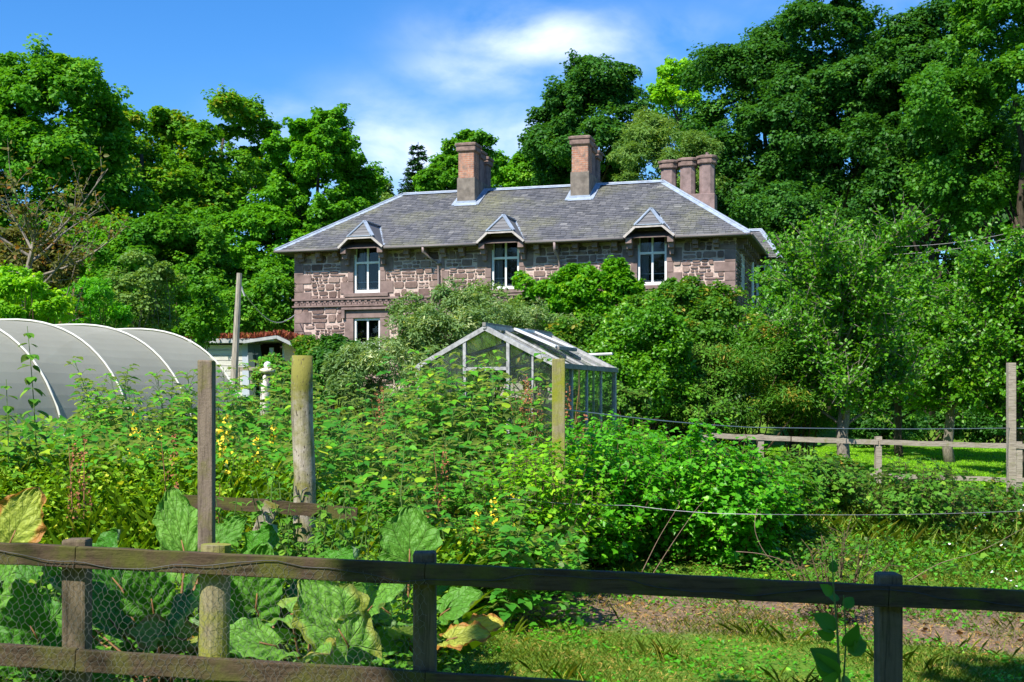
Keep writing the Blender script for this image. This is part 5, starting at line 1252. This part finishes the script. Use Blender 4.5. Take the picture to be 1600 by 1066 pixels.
scatter(nett, region(20, -2.9, -.4, 6.5, 7.6, 62, lambda x, y: 0 < pxof(x, y) < 640), .55, .78, 63, lambda x, y: ('short drooping weed growing up between the big rhubarb leaves behind the fence', 'weeds among the rhubarb'))
ln = 'yellow-flowered loosestrife stem among the grass left of the round post'
loo = []
for k, h in enumerate((.85, 1.0)):
    e = make_cane(50+k, h, .07, 18, L_RASP, 'loosestrife', ln, 'yellow loosestrife in the grass', 'nettle'); flower_spike(e, L_FLOW, 40, h*.62, h*1.02, .05, .03, 60+k); loo.append(e)
scatter(loo, region(11, -4.2, -1.9, 9.2, 12.5, 43, lambda x, y: 150 < pxof(x, y) < 460), .85, 1.15, 5)
scatter(loo, region(6, -.9, 0, 10, 12, 44, lambda x, y: 690 < pxof(x, y) < 800), .8, 1.0, 6)
dl = 'rust-brown dock seed spike standing above the weeds'
dock = []
for k, h in enumerate((1.2, 1.0)):
    e = make_cane(70+k, h, .05, 6, L_BROWN, 'dock', dl, 'dock seed spikes in the weeds', 'nettle', M_RSTEM); flower_spike(e, L_SEED, 110, h*.5, h*1.0, .035, .018, 80+k, 'seed_heads'); dock.append(e)
scatter(dock, [((130-800)/F*9.2, 9.2), ((115-800)/F*9, 9.0), ((680-800)/F*10.6, 10.6), ((690-800)/F*10.9, 10.9), ((675-800)/F*10.5, 10.45), ((828-800)/F*14, 14.0), ((845-800)/F*14, 14.2), ((838-800)/F*13.8, 13.8), ((905-800)/F*15, 15), ((930-800)/F*15.5, 15.5), ((260-800)/F*9.4, 9.4), ((345-800)/F*9, 9.0), ((600-800)/F*13.5, 13.5), ((620-800)/F*13.2, 13.3)], .9, 1.15, 7)
scatter(dock, [((px_-800)/F*y_, y_) for px_, y_ in ((815, 15.2), (828, 15.4), (842, 15.1), (850, 15.6), (835, 15.9), (822, 15.7), (890, 15.4), (905, 15.8), (920, 15.3), (600, 14.6), (590, 14.9))], 1.3, 1.5, 71)
# tall leafy weed stems against the tunnel at left edge
tl = 'very tall weed with big drooping leaves silhouetted on the tunnel at the left edge'
tw = make_cane(90, 1.75, .15, 16, L_NETT, 'tall_weed', tl, None, 'nettle'); tw.location = ((60-800)/F*10.4, 10.4, G(-3.8, 10.4)); tw.rotation_euler = (0, 0, .4)
tw = make_cane(91, 1.35, .15, 14, L_NETT, 'tall_weed', 'shorter broad-leaved weed cut by the left edge', None, 'nettle'); tw.location = ((15-800)/F*10, 10.0, G(-3.9, 10)); 

# ------------------------------------------------------------------ currant bushes
def currant(px, Y, H, R, label, seed, n_stem=44, mat=L_CURR, name='currant_bush', leaf=.062, lpt=13, cat='bush', tw=15):
    random.seed(seed); x = (px-800)/F*Y; e = empty(name, (x, Y, G(x, Y)), label=label, cat=cat)
    mb = MB(); Ps, Ns, Ts = [], [], []
    for i in range(n_stem):
        th = i*2.399; rr = math.sqrt((i+.5)/n_stem); tipr = R*rr*random.uniform(.85, 1.1); h = H*(1-.45*rr**2.4)*random.uniform(.85, 1.08)
        b0 = Vector((math.cos(th)*R*.16*rr, math.sin(th)*R*.16*rr, -.05)); q2 = Vector((math.cos(th)*tipr, math.sin(th)*tipr*.9, h)); q1 = Vector((math.cos(th)*tipr*.55, math.sin(th)*tipr*.5, h*.42))
        B = lambda s_: b0*(1-s_)**2+q1*2*s_*(1-s_)+q2*s_**2
        mb.tube([B(k/6) for k in range(7)], [.011*(1-.12*k) for k in range(7)], 5, cap=False)
        for j in range(tw):
            s_ = random.uniform(.12 if j else .9, 1.0); p0 = B(s_); d = Vector((random.gauss(0,1), random.gauss(0,1), random.gauss(.3,.8))).normalized(); L_ = random.uniform(.10, .26)
            p1 = p0+d*L_; mb.tube([p0, p1], .0028, 3, cap=False)
            n = lpt; ss_ = rng.uniform(0, 1.1, n)[:, None]; p = np.array(p0)*(1-ss_)+np.array(p1)*ss_+rng.normal(size=(n, 3))*.035
            Ps.append(p); outd = np.array([p0.x, p0.y, p0.z*.3]); outd = outd/(np.linalg.norm(outd)+1e-6)
            Ts.append(rdir(n)+outd*.5+np.array([0,0,-.3])); Ns.append(rdir(n)*.6+np.array([0,0,.8])+outd*.45)
    Ps = np.concatenate(Ps); Ps[:, 2] = np.maximum(Ps[:, 2], .04+.1*rng.random(len(Ps))); n = len(Ps)
    mb.build('stem', M_TWIG, e)
    link('foliage', leaves_mesh('foliage', T_LOBE, Ps, np.concatenate(Ns), np.concatenate(Ts), leaf*rng.uniform(.55, 1.3, n), np.clip(rng.beta(2, 2.3, n)+(rng.random(n) < .03)*.5, 0, 1), mat), e)
    return e
currant(930, 13.3, 1.42, .88, 'large bright green currant bush right of the mossy post', 1, 60, lpt=11)
currant(1075, 13.6, 1.36, .85, 'currant bush in the middle of the row of bushes', 2, 56, lpt=11)
currant(1145, 13.5, 1.22, .72, 'bright currant bush spreading at the right of the row', 31, 50, lpt=11)
currant(1195, 14.8, 1.0, .75, 'darker currant bush at the right end of the row', 3, 48, L_MID, lpt=11)
currant(985, 15.6, 1.22, 1.0, 'tall currant bush behind the large one', 4, 56, lpt=9)
currant(1262, 17.5, .80, .85, 'dark bramble bush in front of the grey fence rail', 5, 44, L_NETT, 'bramble', leaf=.075)
currant(1305, 19.5, .75, .6, 'pink-tinged bramble under the apple trunk', 6, 30, L_MIX, 'bramble', leaf=.07)
currant(1435, 16.6, .95, .78, 'low open bramble bush in the rough grass right of centre', 7, 30, L_NETT, 'bramble', leaf=.07, lpt=7)
currant(1540, 18, .75, .8, 'straggly white-flowered bramble near the right edge', 8, 26, L_MIX, 'bramble', leaf=.06, lpt=6)
currant(700, 11.6, 1.15, .65, 'low yellow-green bush left of the currants', 9, 34, L_RASP, 'currant_bush', leaf=.06, lpt=8)
currant(846, 11.7, 1.42, .66, 'yellowing currant bush beside the mossy post foot', 10, 34, L_YEL, 'currant_bush', leaf=.055, lpt=8)
currant(1305, 10.8, .78, .5, 'thin grey-leaved bush in front of the brambles', 12, 18, L_MIX, 'twiggy_bush', leaf=.035, lpt=4, tw=9)

# arching bare bramble canes
def canes():
    for k, (pts, lab) in enumerate((
        ([(1015, 905), (1050, 850), (1085, 800), (1100, 782)], 'pale bare cane leaning out of the middle currant bush'),
        ([(1000, 900), (1030, 840), (1060, 790), (1058, 782)], 'second pale cane beside the leaning one, hooked at its tip'),
        ([(1150, 862), (1190, 866), (1235, 880), (1290, 905)], 'bare cane arching low to the right of the currant bushes'),
        ([(1183, 795), (1180, 830), (1200, 870), (1245, 905)], 'bare cane drooping from the wire and curling right'),
        ([(1420, 908), (1470, 880), (1530, 862), (1600, 825)], 'long dark bramble cane rising toward the right edge'))):
        mb = MB(); Y = 11.9; P3 = [P(a, b_, Y) for a, b_ in pts]
        def cr(u):
            i = min(2, int(u)); f = u-i; g = lambda j: P3[max(0, min(3, j))]
            p0, p1, p2, p3 = g(i-1), g(i), g(i+1), g(i+2)
            return .5*((2*p1)+(p2-p0)*f+(2*p0-5*p1+4*p2-p3)*f*f+(3*p1-p0-3*p2+p3)*f**3)
        mb.tube([cr(3*j/18) for j in range(19)], [.0042-.00014*j for j in range(19)], 5); tag(mb.build('bramble_cane', M_TWIG2), lab, 'cane')
M_TWIG2 = simple('pale_cane', (.24, .16, .11), .8, nscale=10, var=.3)
canes()

# ------------------------------------------------------------------ rhubarb
def vein_leafmat():
    m, t, b = newmat('rhubarb_leaf'); uv = nd(t, 'ShaderNodeUVMap'); s = nd(t, 'ShaderNodeSeparateXYZ'); t.links.new(uv.outputs[0], s.inputs[0])
    def mm(op, a, bb=None, cl=False):
        n = nd(t, 'ShaderNodeMath', operation=op, use_clamp=cl)
        for i, q in enumerate((a, bb)):
            if q is None: continue
            if isinstance(q, (int, float)): n.inputs[i].default_value = q
            else: t.links.new(q, n.inputs[i])
        return n.outputs[0]
    # palmate ribs fan out from the leaf base, finer veins branch between them
    u = mm('ABSOLUTE', s.outputs[0]); v = s.outputs[1]; uu = mm('MULTIPLY', u, .55)
    rad = mm('SQRT', mm('ADD', mm('MULTIPLY', uu, uu), mm('MULTIPLY', v, v))); ang = mm('ARCTAN2', uu, v)
    q = mm('DIVIDE', ang, .50); da = mm('ABSOLUTE', mm('SUBTRACT', mm('FRACT', mm('ADD', q, .5)), .5))
    main = mm('SUBTRACT', 1, mm('DIVIDE', mm('MULTIPLY', da, mm('ADD', rad, .05)), mm('SUBTRACT', .026, mm('MULTIPLY', rad, .018))), True)
    fr_ = mm('FRACT', mm('SUBTRACT', mm('MULTIPLY', rad, 7.0), mm('MULTIPLY', da, 3.2))); sec = mm('MULTIPLY', mm('SUBTRACT', 1, mm('MULTIPLY', mm('ABSOLUTE', mm('SUBTRACT', fr_, .5)), 11), True), .55)
    vn = mm('MAXIMUM', main, sec)
    ti = attr(t); n1 = noise(t, mapped(t), 9, 5, .6)
    c = ramp(t, ti, [(0, (.03, .15, .012)), (.5, (.07, .25, .018)), (.8, (.16, .360, .05)), (1, (.55, .50, .08))])
    c = mixc_(t, ramp(t, n1, [(.35, (0,0,0)), (.75, (1,1,1))]), c, mixc_(t, 1, c, (1.35, 1.25, 1.2), 'MULTIPLY'))
    g = nd(t, 'ShaderNodeNewGeometry'); c = mixc_(t, g.outputs['Backfacing'], c, mixc_(t, .5, c, (.42, .50, .33)))
    eg = mm('MULTIPLY', mm('MULTIPLY', mm('SUBTRACT', ti, .72, True), 6, True), mm('MULTIPLY', mm('SUBTRACT', mm('ADD', u, mm('MULTIPLY', n1, .5)), .95, True), 6, True), True)
    c = mixc_(t, eg, c, (.45, .20, .04))
    c = mixc_(t, mm('MULTIPLY', vn, .22), c, (.42, .48, .18))
    t.links.new(c, b.inputs['Base Color']); b.inputs['Roughness'].default_value = .5; b.inputs['Specular IOR Level'].default_value = .35
    n9 = noise(t, mapped(t), 34, 3, .5); bump(t, b, mm('ADD', mm('MULTIPLY', vn, -1), mm('MULTIPLY', n9, 1.6)), .8, .012)
    tr = nd(t, 'ShaderNodeBsdfTranslucent'); t.links.new(mixc_(t, 1, c, (1.4, 1.35, .5), 'MULTIPLY'), tr.inputs[0]); mx = nd(t, 'ShaderNodeMixShader'); mx.inputs[0].default_value = .33
    t.links.new(b.outputs[0], mx.inputs[1]); t.links.new(tr.outputs[0], mx.inputs[2]); t.links.new(mx.outputs[0], t.nodes['Material Output'].inputs[0])
    return m
M_RHU = vein_leafmat()
def big_leaf(name, base, tip_dir, nrm, L_, Wd, tint_, seed, parent=None, curl=.4, wave=.10, mat=None):
    r = random.Random(seed); nu, nv = 28, 28
    td = Vector(tip_dir).normalized(); nr = (Vector(nrm)-td*Vector(nrm).dot(td)).normalized(); sd = td.cross(nr)
    vs, fs, uvs = [], [], []; ph = r.uniform(0, 6)
    for j in range(nv+1):
        v = j/nv
        # heart outline with lobed edge
        wv = (math.sin(math.pi*min(1, v*.92+.08))**.62)*(1-.25*v)
        for i in range(nu+1):
            u = -1+2*i/nu
            ed = 1+wave*(.9*math.sin(v*13+ph+(2 if u > 0 else 0))+.6*math.sin(v*37+ph*3))*abs(u)**3
            x = u*wv*Wd/2*ed
            back = -.16*L_*abs(u)**1.5*(1-v)**3*2
            y = v*L_+back
            z = -curl*L_*v*v*.5 + .10*Wd*abs(u)**1.4*(1-.6*v) + wave*L_*.5*abs(u)**2*math.sin(v*15+ph*2+u*3) + .022*L_*math.sin((v-.55*abs(u))*30+ph)*(.4+abs(u)) + .012*L_*math.sin(u*17+v*9+ph)*math.sin(v*23) - .02*L_*math.exp(-abs(u)*9)
            p = Vector(base)+sd*x+td*y+nr*z; vs.append(tuple(p)); uvs.append((u, v))
    for j in range(nv):
        for i in range(nu): a = j*(nu+1)+i; fs.append((a, a+1, a+nu+2, a+nu+1))
    me = bpy.data.meshes.new(name); me.from_pydata(vs, [], fs); ul = me.uv_layers.new(name='UVMap')
    lv = np.empty(len(me.loops), np.int32); me.loops.foreach_get('vertex_index', lv); ul.data.foreach_set('uv', np.array(uvs)[lv].ravel())
    at = me.attributes.new('tint', 'FLOAT', 'FACE'); at.data.foreach_set('value', [tint_]*len(fs)); me.polygons.foreach_set('use_smooth', [True]*len(fs))
    return link(name, me, parent, mat or M_RHU)
def rhubarb(x, y, leaves, label, seed):
    g = G(x, y); e = empty('rhubarb', (x, y, g), label=label, cat='rhubarb plant'); r = random.Random(seed)
    for k, (lpx, lpy, lY, L_, Wd, tdir, nrm, ti) in enumerate(leaves):
        q = P(lpx, lpy, lY)-Vector((x, y, g))
        mb = MB(); b0 = Vector((r.uniform(-.05, .05), r.uniform(-.05, .05), -.05)); mid = b0.lerp(q, .5)+Vector((0, 0, .08)); mb.tube([b0, mid, q, q+Vector(tdir).normalized()*L_*.25], [.009, .008, .006, .003], 7)
        s_ = mb.build('stalk', M_RSTEM, e, smooth=True)
        big_leaf('leaf', q, tdir, nrm, L_, Wd, ti, seed*31+k, e)
    for k in range(9):
        th = r.uniform(0, 6.28); rad_ = r.uniform(.15, .5); q = Vector((math.cos(th)*rad_, math.sin(th)*rad_*.8+.1, r.uniform(.15, .62)))
        mb = MB(); mb.tube([Vector((0, 0, -.05)), q*.5+Vector((0, 0, .06)), q], [.008, .007, .005], 6); mb.build('stalk', M_RSTEM, e, smooth=True)
        big_leaf('leaf', q, (math.cos(th), math.sin(th)*.6-.2, r.uniform(-.1, .7)), (r.uniform(-.3, .3), r.uniform(-.8, -.2), .8), r.uniform(.22, .36), r.uniform(.2, .34), r.choice((.2, .4, .5, .6, .7, .75, .9)), seed*77+k, e)
# each plant: (px,py,depth of leaf base, length, width, direction, normal, tint)
rhubarb((30-800)/F*7.2, 7.2, [(15, 850, 7.1, .34, .34, (.35,-.1,.75), (.1,-.9,.4), .9), (60, 1000, 6.6, .36, .36, (-.3,-.3,.75), (.2,-.7,.6), .45), (110, 1010, 6.5, .34, .34, (.3,-.3,.6), (0,-.6,.7), .6), (20, 1030, 6.4, .3, .3, (-.5,-.2,.4), (.1,-.6,.8), .5), (-20, 950, 6.6, .35, .35, (.3,-.3,.6), (0,-.7,.6), .7), (60, 930, 7.3, .33, .33, (-.2,.1,.7), (0,-.9,.4), .35), (150, 900, 7.3, .32, .30, (.2,-.2,.5), (0,-.5,.8), .3)],
        'rhubarb at the far left with a large yellowing leaf above the rail', 1)
rhubarb((250-800)/F*6.9, 6.9, [(290, 872, 7.3, .42, .30, (-.25,.05,1), (.1,-.9,.3), .72), (330, 860, 7.2, .26, .20, (.45,0,.5), (0,-.8,.5), .6), (190, 990, 6.3, .46, .44, (-.25,-.35,.5), (0,-.45,.85), .1), (250, 1000, 6.35, .44, .42, (.35,-.35,.45), (0,-.5,.8), .08), (290, 940, 6.6, .36, .36, (.2,-.3,.5), (0,-.5,.85), .2), (190, 920, 7.1, .34, .34, (-.3,-.2,.45), (0,-.5,.85), .5), (290, 1000, 6.4, .30, .30, (-.5,-.3,.2), (0,-.5,.85), .85), (240, 955, 6.9, .34, .32, (0,-.3,.5), (0,-.6,.8), .55), (150, 1040, 6.2, .3, .3, (-.3,-.3,.3), (0,-.5,.85), .4)],  # lowest tints put dappled shade into the colour of the big leaves
        'rhubarb between the two left fence posts with an upright green leaf and big dark leaves', 2)
rhubarb((480-800)/F*6.8, 6.8, [(545, 1010, 6.1, .40, .40, (-.35,-.15,.65), (.25,-.85,.3), .78), (400, 950, 6.6, .36, .34, (.1,-.3,.6), (0,-.7,.6), .6), (455, 960, 6.3, .40, .34, (.5,-.3,.15), (0,-.4,.9), .75), (430, 1010, 6.2, .34, .32, (-.5,-.3,.2), (0,-.5,.8), .7), (500, 930, 6.9, .34, .34, (.3,-.2,.5), (0,-.5,.8), .45), (380, 1020, 6.2, .36, .34, (-.2,-.4,.4), (0,-.6,.8), .65), (470, 1040, 6.0, .34, .32, (.2,-.4,.25), (0,-.5,.85), .8), (390, 900, 7.2, .34, .32, (.2,-.2,.5), (0,-.6,.8), .5), (570, 960, 6.9, .32, .32, (.35,-.3,.4), (0,-.5,.8), .7)],
        'rhubarb right of the mossy fence post with pale veined leaves seen from below', 3)
rhubarb((640-800)/F*7.6, 7.6, [(640, 880, 7.6, .34, .40, (0,0,1), (0,-.95,.1), .62), (690, 960, 7.2, .28, .28, (.5,-.3,.4), (0,-.6,.8), .6), (610, 960, 7.2, .30, .30, (-.4,-.3,.4), (0,-.6,.8), .72), (700, 1000, 7.0, .26, .24, (.5,-.3,.2), (0,-.5,.8), .92), (640, 1000, 6.9, .28, .28, (0,-.4,.3), (0,-.5,.8), .65), (735, 985, 7.3, .2, .2, (.6,-.2,.25), (0,-.6,.8), 1.0)],
        'rhubarb behind the middle fence post with one upright fan-shaped leaf', 4)

# ------------------------------------------------------------------ dark leafy plant in front of the fence at right
def near_plant():
    Y = 4.85; x = (1310-800)/F*Y; e = empty('broadleaf_weed', (x, Y, G(x, Y)), label='dark broad-leaved weed standing in front of the fence left of the right post', cat='weed')
    g = G(x, Y); mb = MB(); W2 = lambda px, py: P(px, py, Y)-Vector((x, Y, g))
    mb.tube([Vector((0, 0, -.05)), W2(1312, 1066), W2(1308, 980), W2(1302, 915), W2(1300, 860)], [.006, .005, .004, .003, .0015], 6); mb.tube([W2(1318, 1066), W2(1322, 1000), W2(1318, 930)], [.004, .003, .002], 6); mb.build('stem', M_STEM, e)
    Ps, Ts, Sz = [], [], []
    for (a, b_, c_, d, s_) in ((1306,985,-1,.9,.10),(1305,995,-1,.25,.07),(1318,1010,.5,1.0,.10),(1325,1020,.9,.5,.09),(1335,1020,1,.9,.08),(1310,1050,-1,1.0,.13),(1310,1060,-.9,.6,.12),(1306,1066,-1,.3,.10),(1302,940,.4,1,.07),(1300,930,-.6,.7,.06),(1320,950,.6,.9,.06),(1300,895,.3,1,.05),(1314,1066,.9,.4,.08)):
        Ps.append(W2(a, b_)); Ts.append((c_, random.uniform(-.4, .4), d)); Sz.append(s_*1.05)
    n = len(Ps); Ns = rng.normal(size=(n, 3))*.4+np.array([.1, -1, .4])
    link('leaves', leaves_mesh('leaves', T_OV, np.array(Ps), Ns, np.array(Ts), np.array(Sz), rng.uniform(.1, .4, n), L_NETT), e)
near_plant()

# ------------------------------------------------------------------ grass, weeds and litter (stuff)
T_GR = (np.array([(-.5,0,0),(.5,0,0),(.36,.55,.10),(0,1,.38),(-.36,.55,.10)], float), np.array([(0,1,2,3,4)]))
T_GR = (T_GR[0], np.array([(0,1,2,3,4)]))
def blades(name, label, n, x0, x1, y0, y1, h0, h1, wd, mat, seed, dens=None, cat='grass', hf=None):
    r = np.random.default_rng(seed); y = r.uniform(y0, y1, n); x = r.uniform(x0, x1, n)
    k = np.ones(n, bool)
    if dens is not None: k = r.random(n) < dens(x, y)
    x, y = x[k], y[k]; n = len(x); z = ground(x, y)-.01
    th = r.uniform(0, 6.28, n); ln = r.uniform(.1, .8, n)
    tan = np.stack([np.cos(th)*ln, np.sin(th)*ln, np.ones(n)], -1); nr = np.stack([np.cos(th), np.sin(th), -ln], -1)
    h = r.uniform(h0, h1, n)
    if hf is not None: h = h*hf(x, y)
    size = np.stack([np.full(n, wd)*r.uniform(.6, 1.3, n), h, h], -1)
    me = leaves_mesh(name, T_GR, np.stack([x, y, z], -1), nr, tan, size, np.clip(r.beta(1.6, 2.2, n), 0, 1), mat)
    tag(link(name, me), label, cat, kind='stuff')
def clump(sc, sd, lo=.35):
    def f(x, y): 
        v = np.sin(x*sc+sd)*np.cos(y*sc*.9+sd*2)+.6*np.sin(x*sc*2.3+y*sc*1.7+sd); return np.clip(.5+.4*v, lo*.3, 1)
    return f
soilband = lambda x, y: np.clip(1-.88*np.exp(-((y-(11.3-.12*x)+.35*np.sin(x*2.1))/.72)**2)*ss(-1.0, .1, x)*(.7+.3*np.sin(x*3.7+y*2)), .10, 1)
blades('short_grass', 'short patchy yellow-green grass in front of the currant bushes', 300000, -1.5, 6.8, 6.4, 14.5, .015, .060, .0036, L_GRASS, 1, lambda x, y: soilband(x, y)*clump(2.1, 1)(x, y))
blades('grass_tufts', 'coarser grass tufts scattered in the patchy turf', 16000, -1.0, 6.5, 6.4, 14, .08, .20, .006, L_GRASS, 2, lambda x, y: (clump(3.7, 4)(x, y) > .86)*soilband(x, y))
blades('long_grass', 'long tangled grass on the bank behind the rhubarb', 110000, -5.4, -.6, 7.4, 12.6, .25, .72, .006, L_BANK, 3, lambda x, y: clump(1.5, 2)(x, y))
blades('rough_grass', 'rough sunlit grass between the currant bushes and the rail fence', 170000, -2, 12, 14, 28, .05, .20, .008, L_BANK, 4, lambda x, y: clump(.9, 3)(x, y))
blades('lawn_grass', 'mown bright green lawn beyond the rail fence', 160000, 4, 20, 28.6, 47, .03, .07, .016, L_LAWN, 5)
blades('meadow_grass', 'grass under the shrubs around the greenhouse', 40000, -9, 8, 15, 34, .15, .4, .016, L_GRASS, 6)
def groundcover(name, label, n, x0, x1, y0, y1, size, mat, seed, h=.05, dens=None, tmpl=T_LOBE, cat='weeds'):
    r = np.random.default_rng(seed); x = r.uniform(x0, x1, n); y = r.uniform(y0, y1, n)
    if dens is not None: k = r.random(n) < dens(x, y); x, y = x[k], y[k]
    n = len(x); z = ground(x, y)+r.uniform(0, h, n)
    th = r.uniform(0, 6.28, n); tan = np.stack([np.cos(th), np.sin(th), r.uniform(-.2, .5, n)], -1); nr = r.normal(size=(n, 3))*.4+np.array([0, 0, 1.])
    me = leaves_mesh(name, tmpl, np.stack([x, y, z], -1), nr, tan, size*r.uniform(.5, 1.3, n), r.beta(1.6, 2, n), mat); tag(link(name, me), label, cat, kind='stuff')
groundcover('low_weeds', 'low small-leaved weeds in the turf near the fence', 26000, -1.2, 6.5, 6.4, 14, .030, L_CURR, 11, .05, lambda x, y: soilband(x, y)*(clump(2.6, 7)(x, y) > .55))
groundcover('bank_weeds', 'leafy weeds matted through the long grass on the bank', 90000, -5.4, -.4, 7.0, 12.5, .042, L_BANK, 12, .62, lambda x, y: clump(2, 5)(x, y))
groundcover('rhubarb_weeds', 'small weeds growing between the rhubarb leaves', 22000, -3.2, -.3, 5.9, 8.0, .035, L_NETT, 21, .42, lambda x, y: clump(3, 2)(x, y))
groundcover('undergrowth', 'mixed green undergrowth beneath the raspberry canes', 46000, -5.6, .6, 10, 16, .07, L_RASP, 13, .75, lambda x, y: clump(1.7, 8)(x, y))
groundcover('verge_weeds', 'bright low weeds and clover between the currant bushes and the brambles', 34000, 1.2, 9, 12.6, 22, .038, L_RASP, 24, .20, clump(2.2, 3))
groundcover('rough_weeds', 'broad-leaved weeds in the rough grass right of the bushes', 22000, 1.5, 11, 13.5, 27.5, .07, L_NETT, 14, .25, lambda x, y: clump(1.1, 3)(x, y) > .55)
groundcover('straw_litter', 'dry straw and dead stems on the bare soil', 26000, -.8, 6.5, 9, 13.6, .05, L_STRAW, 15, .02, lambda x, y: 1-soilband(x, y)+.05, T_STR if 'T_STR' in globals() else (T_NARROW[0]*np.array([.28, 1, .3]), T_NARROW[1]), 'litter')
groundcover('fallen_leaves', 'brown fallen leaves and clods on the bare soil strip', 2600, -.8, 6.5, 9, 13.6, .045, leafmat('dead_leaf', (.10, .06, .035), (.20, .12, .07), (.34, .22, .12), trans=.05, gain=1), 18, .03, lambda x, y: 1-soilband(x, y)+.05, T_LOBE, 'litter')
groundcover('dead_grass', 'yellowed dead grass in the turf', 22000, -1.0, 6.5, 6.6, 10.5, .034, L_STRAW, 16, .03, lambda x, y: clump(3.1, 2)(x, y), (T_NARROW[0]*np.array([.35, 1, .3]), T_NARROW[1]), 'litter')
groundcover('white_blossoms', 'small white flowers in the rough growth at the right edge', 230, 3.4, 7.4, 12.5, 17, .028, L_WHITE, 17, .5, lambda x, y: ss(1420, 1580, 800+x/y*F), T_LOBE, 'flowers')

# ------------------------------------------------------------------ tree behind the viewer, whose shade falls on the fence and turf
def shade_tree():
    C = Vector((-.95, -.85, 9.0)); e = empty('shade_tree', (-3.2, -5.5, 0), label='tree standing behind the viewpoint whose shade darkens the right of the fence', cat='tree')
    n = 30000; pos, outw, ti, lc, sc = crown_points((C.x+3.2, C.y+5.5, C.z), (3.3, 3.3, 1.7), 26, 380, n, .7, .34)
    nr, tn = leaf_frames(n, outw)
    link('crown', leaves_mesh('crown', T_FAR, pos, nr, tn, .26*rng.uniform(.7, 1.3, n), np.clip(ti+.2, 0, 1), L_MID), e)
    n2 = 2600; B2 = np.array([-3.1+3.2-3.0, .25+5.5, 9.3]); d2 = rdir(n2); p2 = B2+d2*rng.uniform(.2, 1, n2)[:, None]*np.array([.42, .30, .35]); a2, b2_ = leaf_frames(n2, d2)
    link('crown_spray', leaves_mesh('crown_spray', T_FAR, p2, a2, b2_, .17*rng.uniform(.7, 1.3, n2), rng.random(n2), L_MID), e)
    mb = MB(); pts = limb(mb, (0, 0, -.2), (1.0, 1.8, 8.0), .22, .1, .05, 8, 9)
    limb(mb, pts[5], Vector(B2), .06, .012, .06, 6, 5)
    for k in range(0, 20, 2): limb(mb, pts[6+(k % 3)], Vector(lc[k]), .07, .015, .08, 5, 5)
    mb.build('trunk', M_BARK, e, smooth=True)
shade_tree()
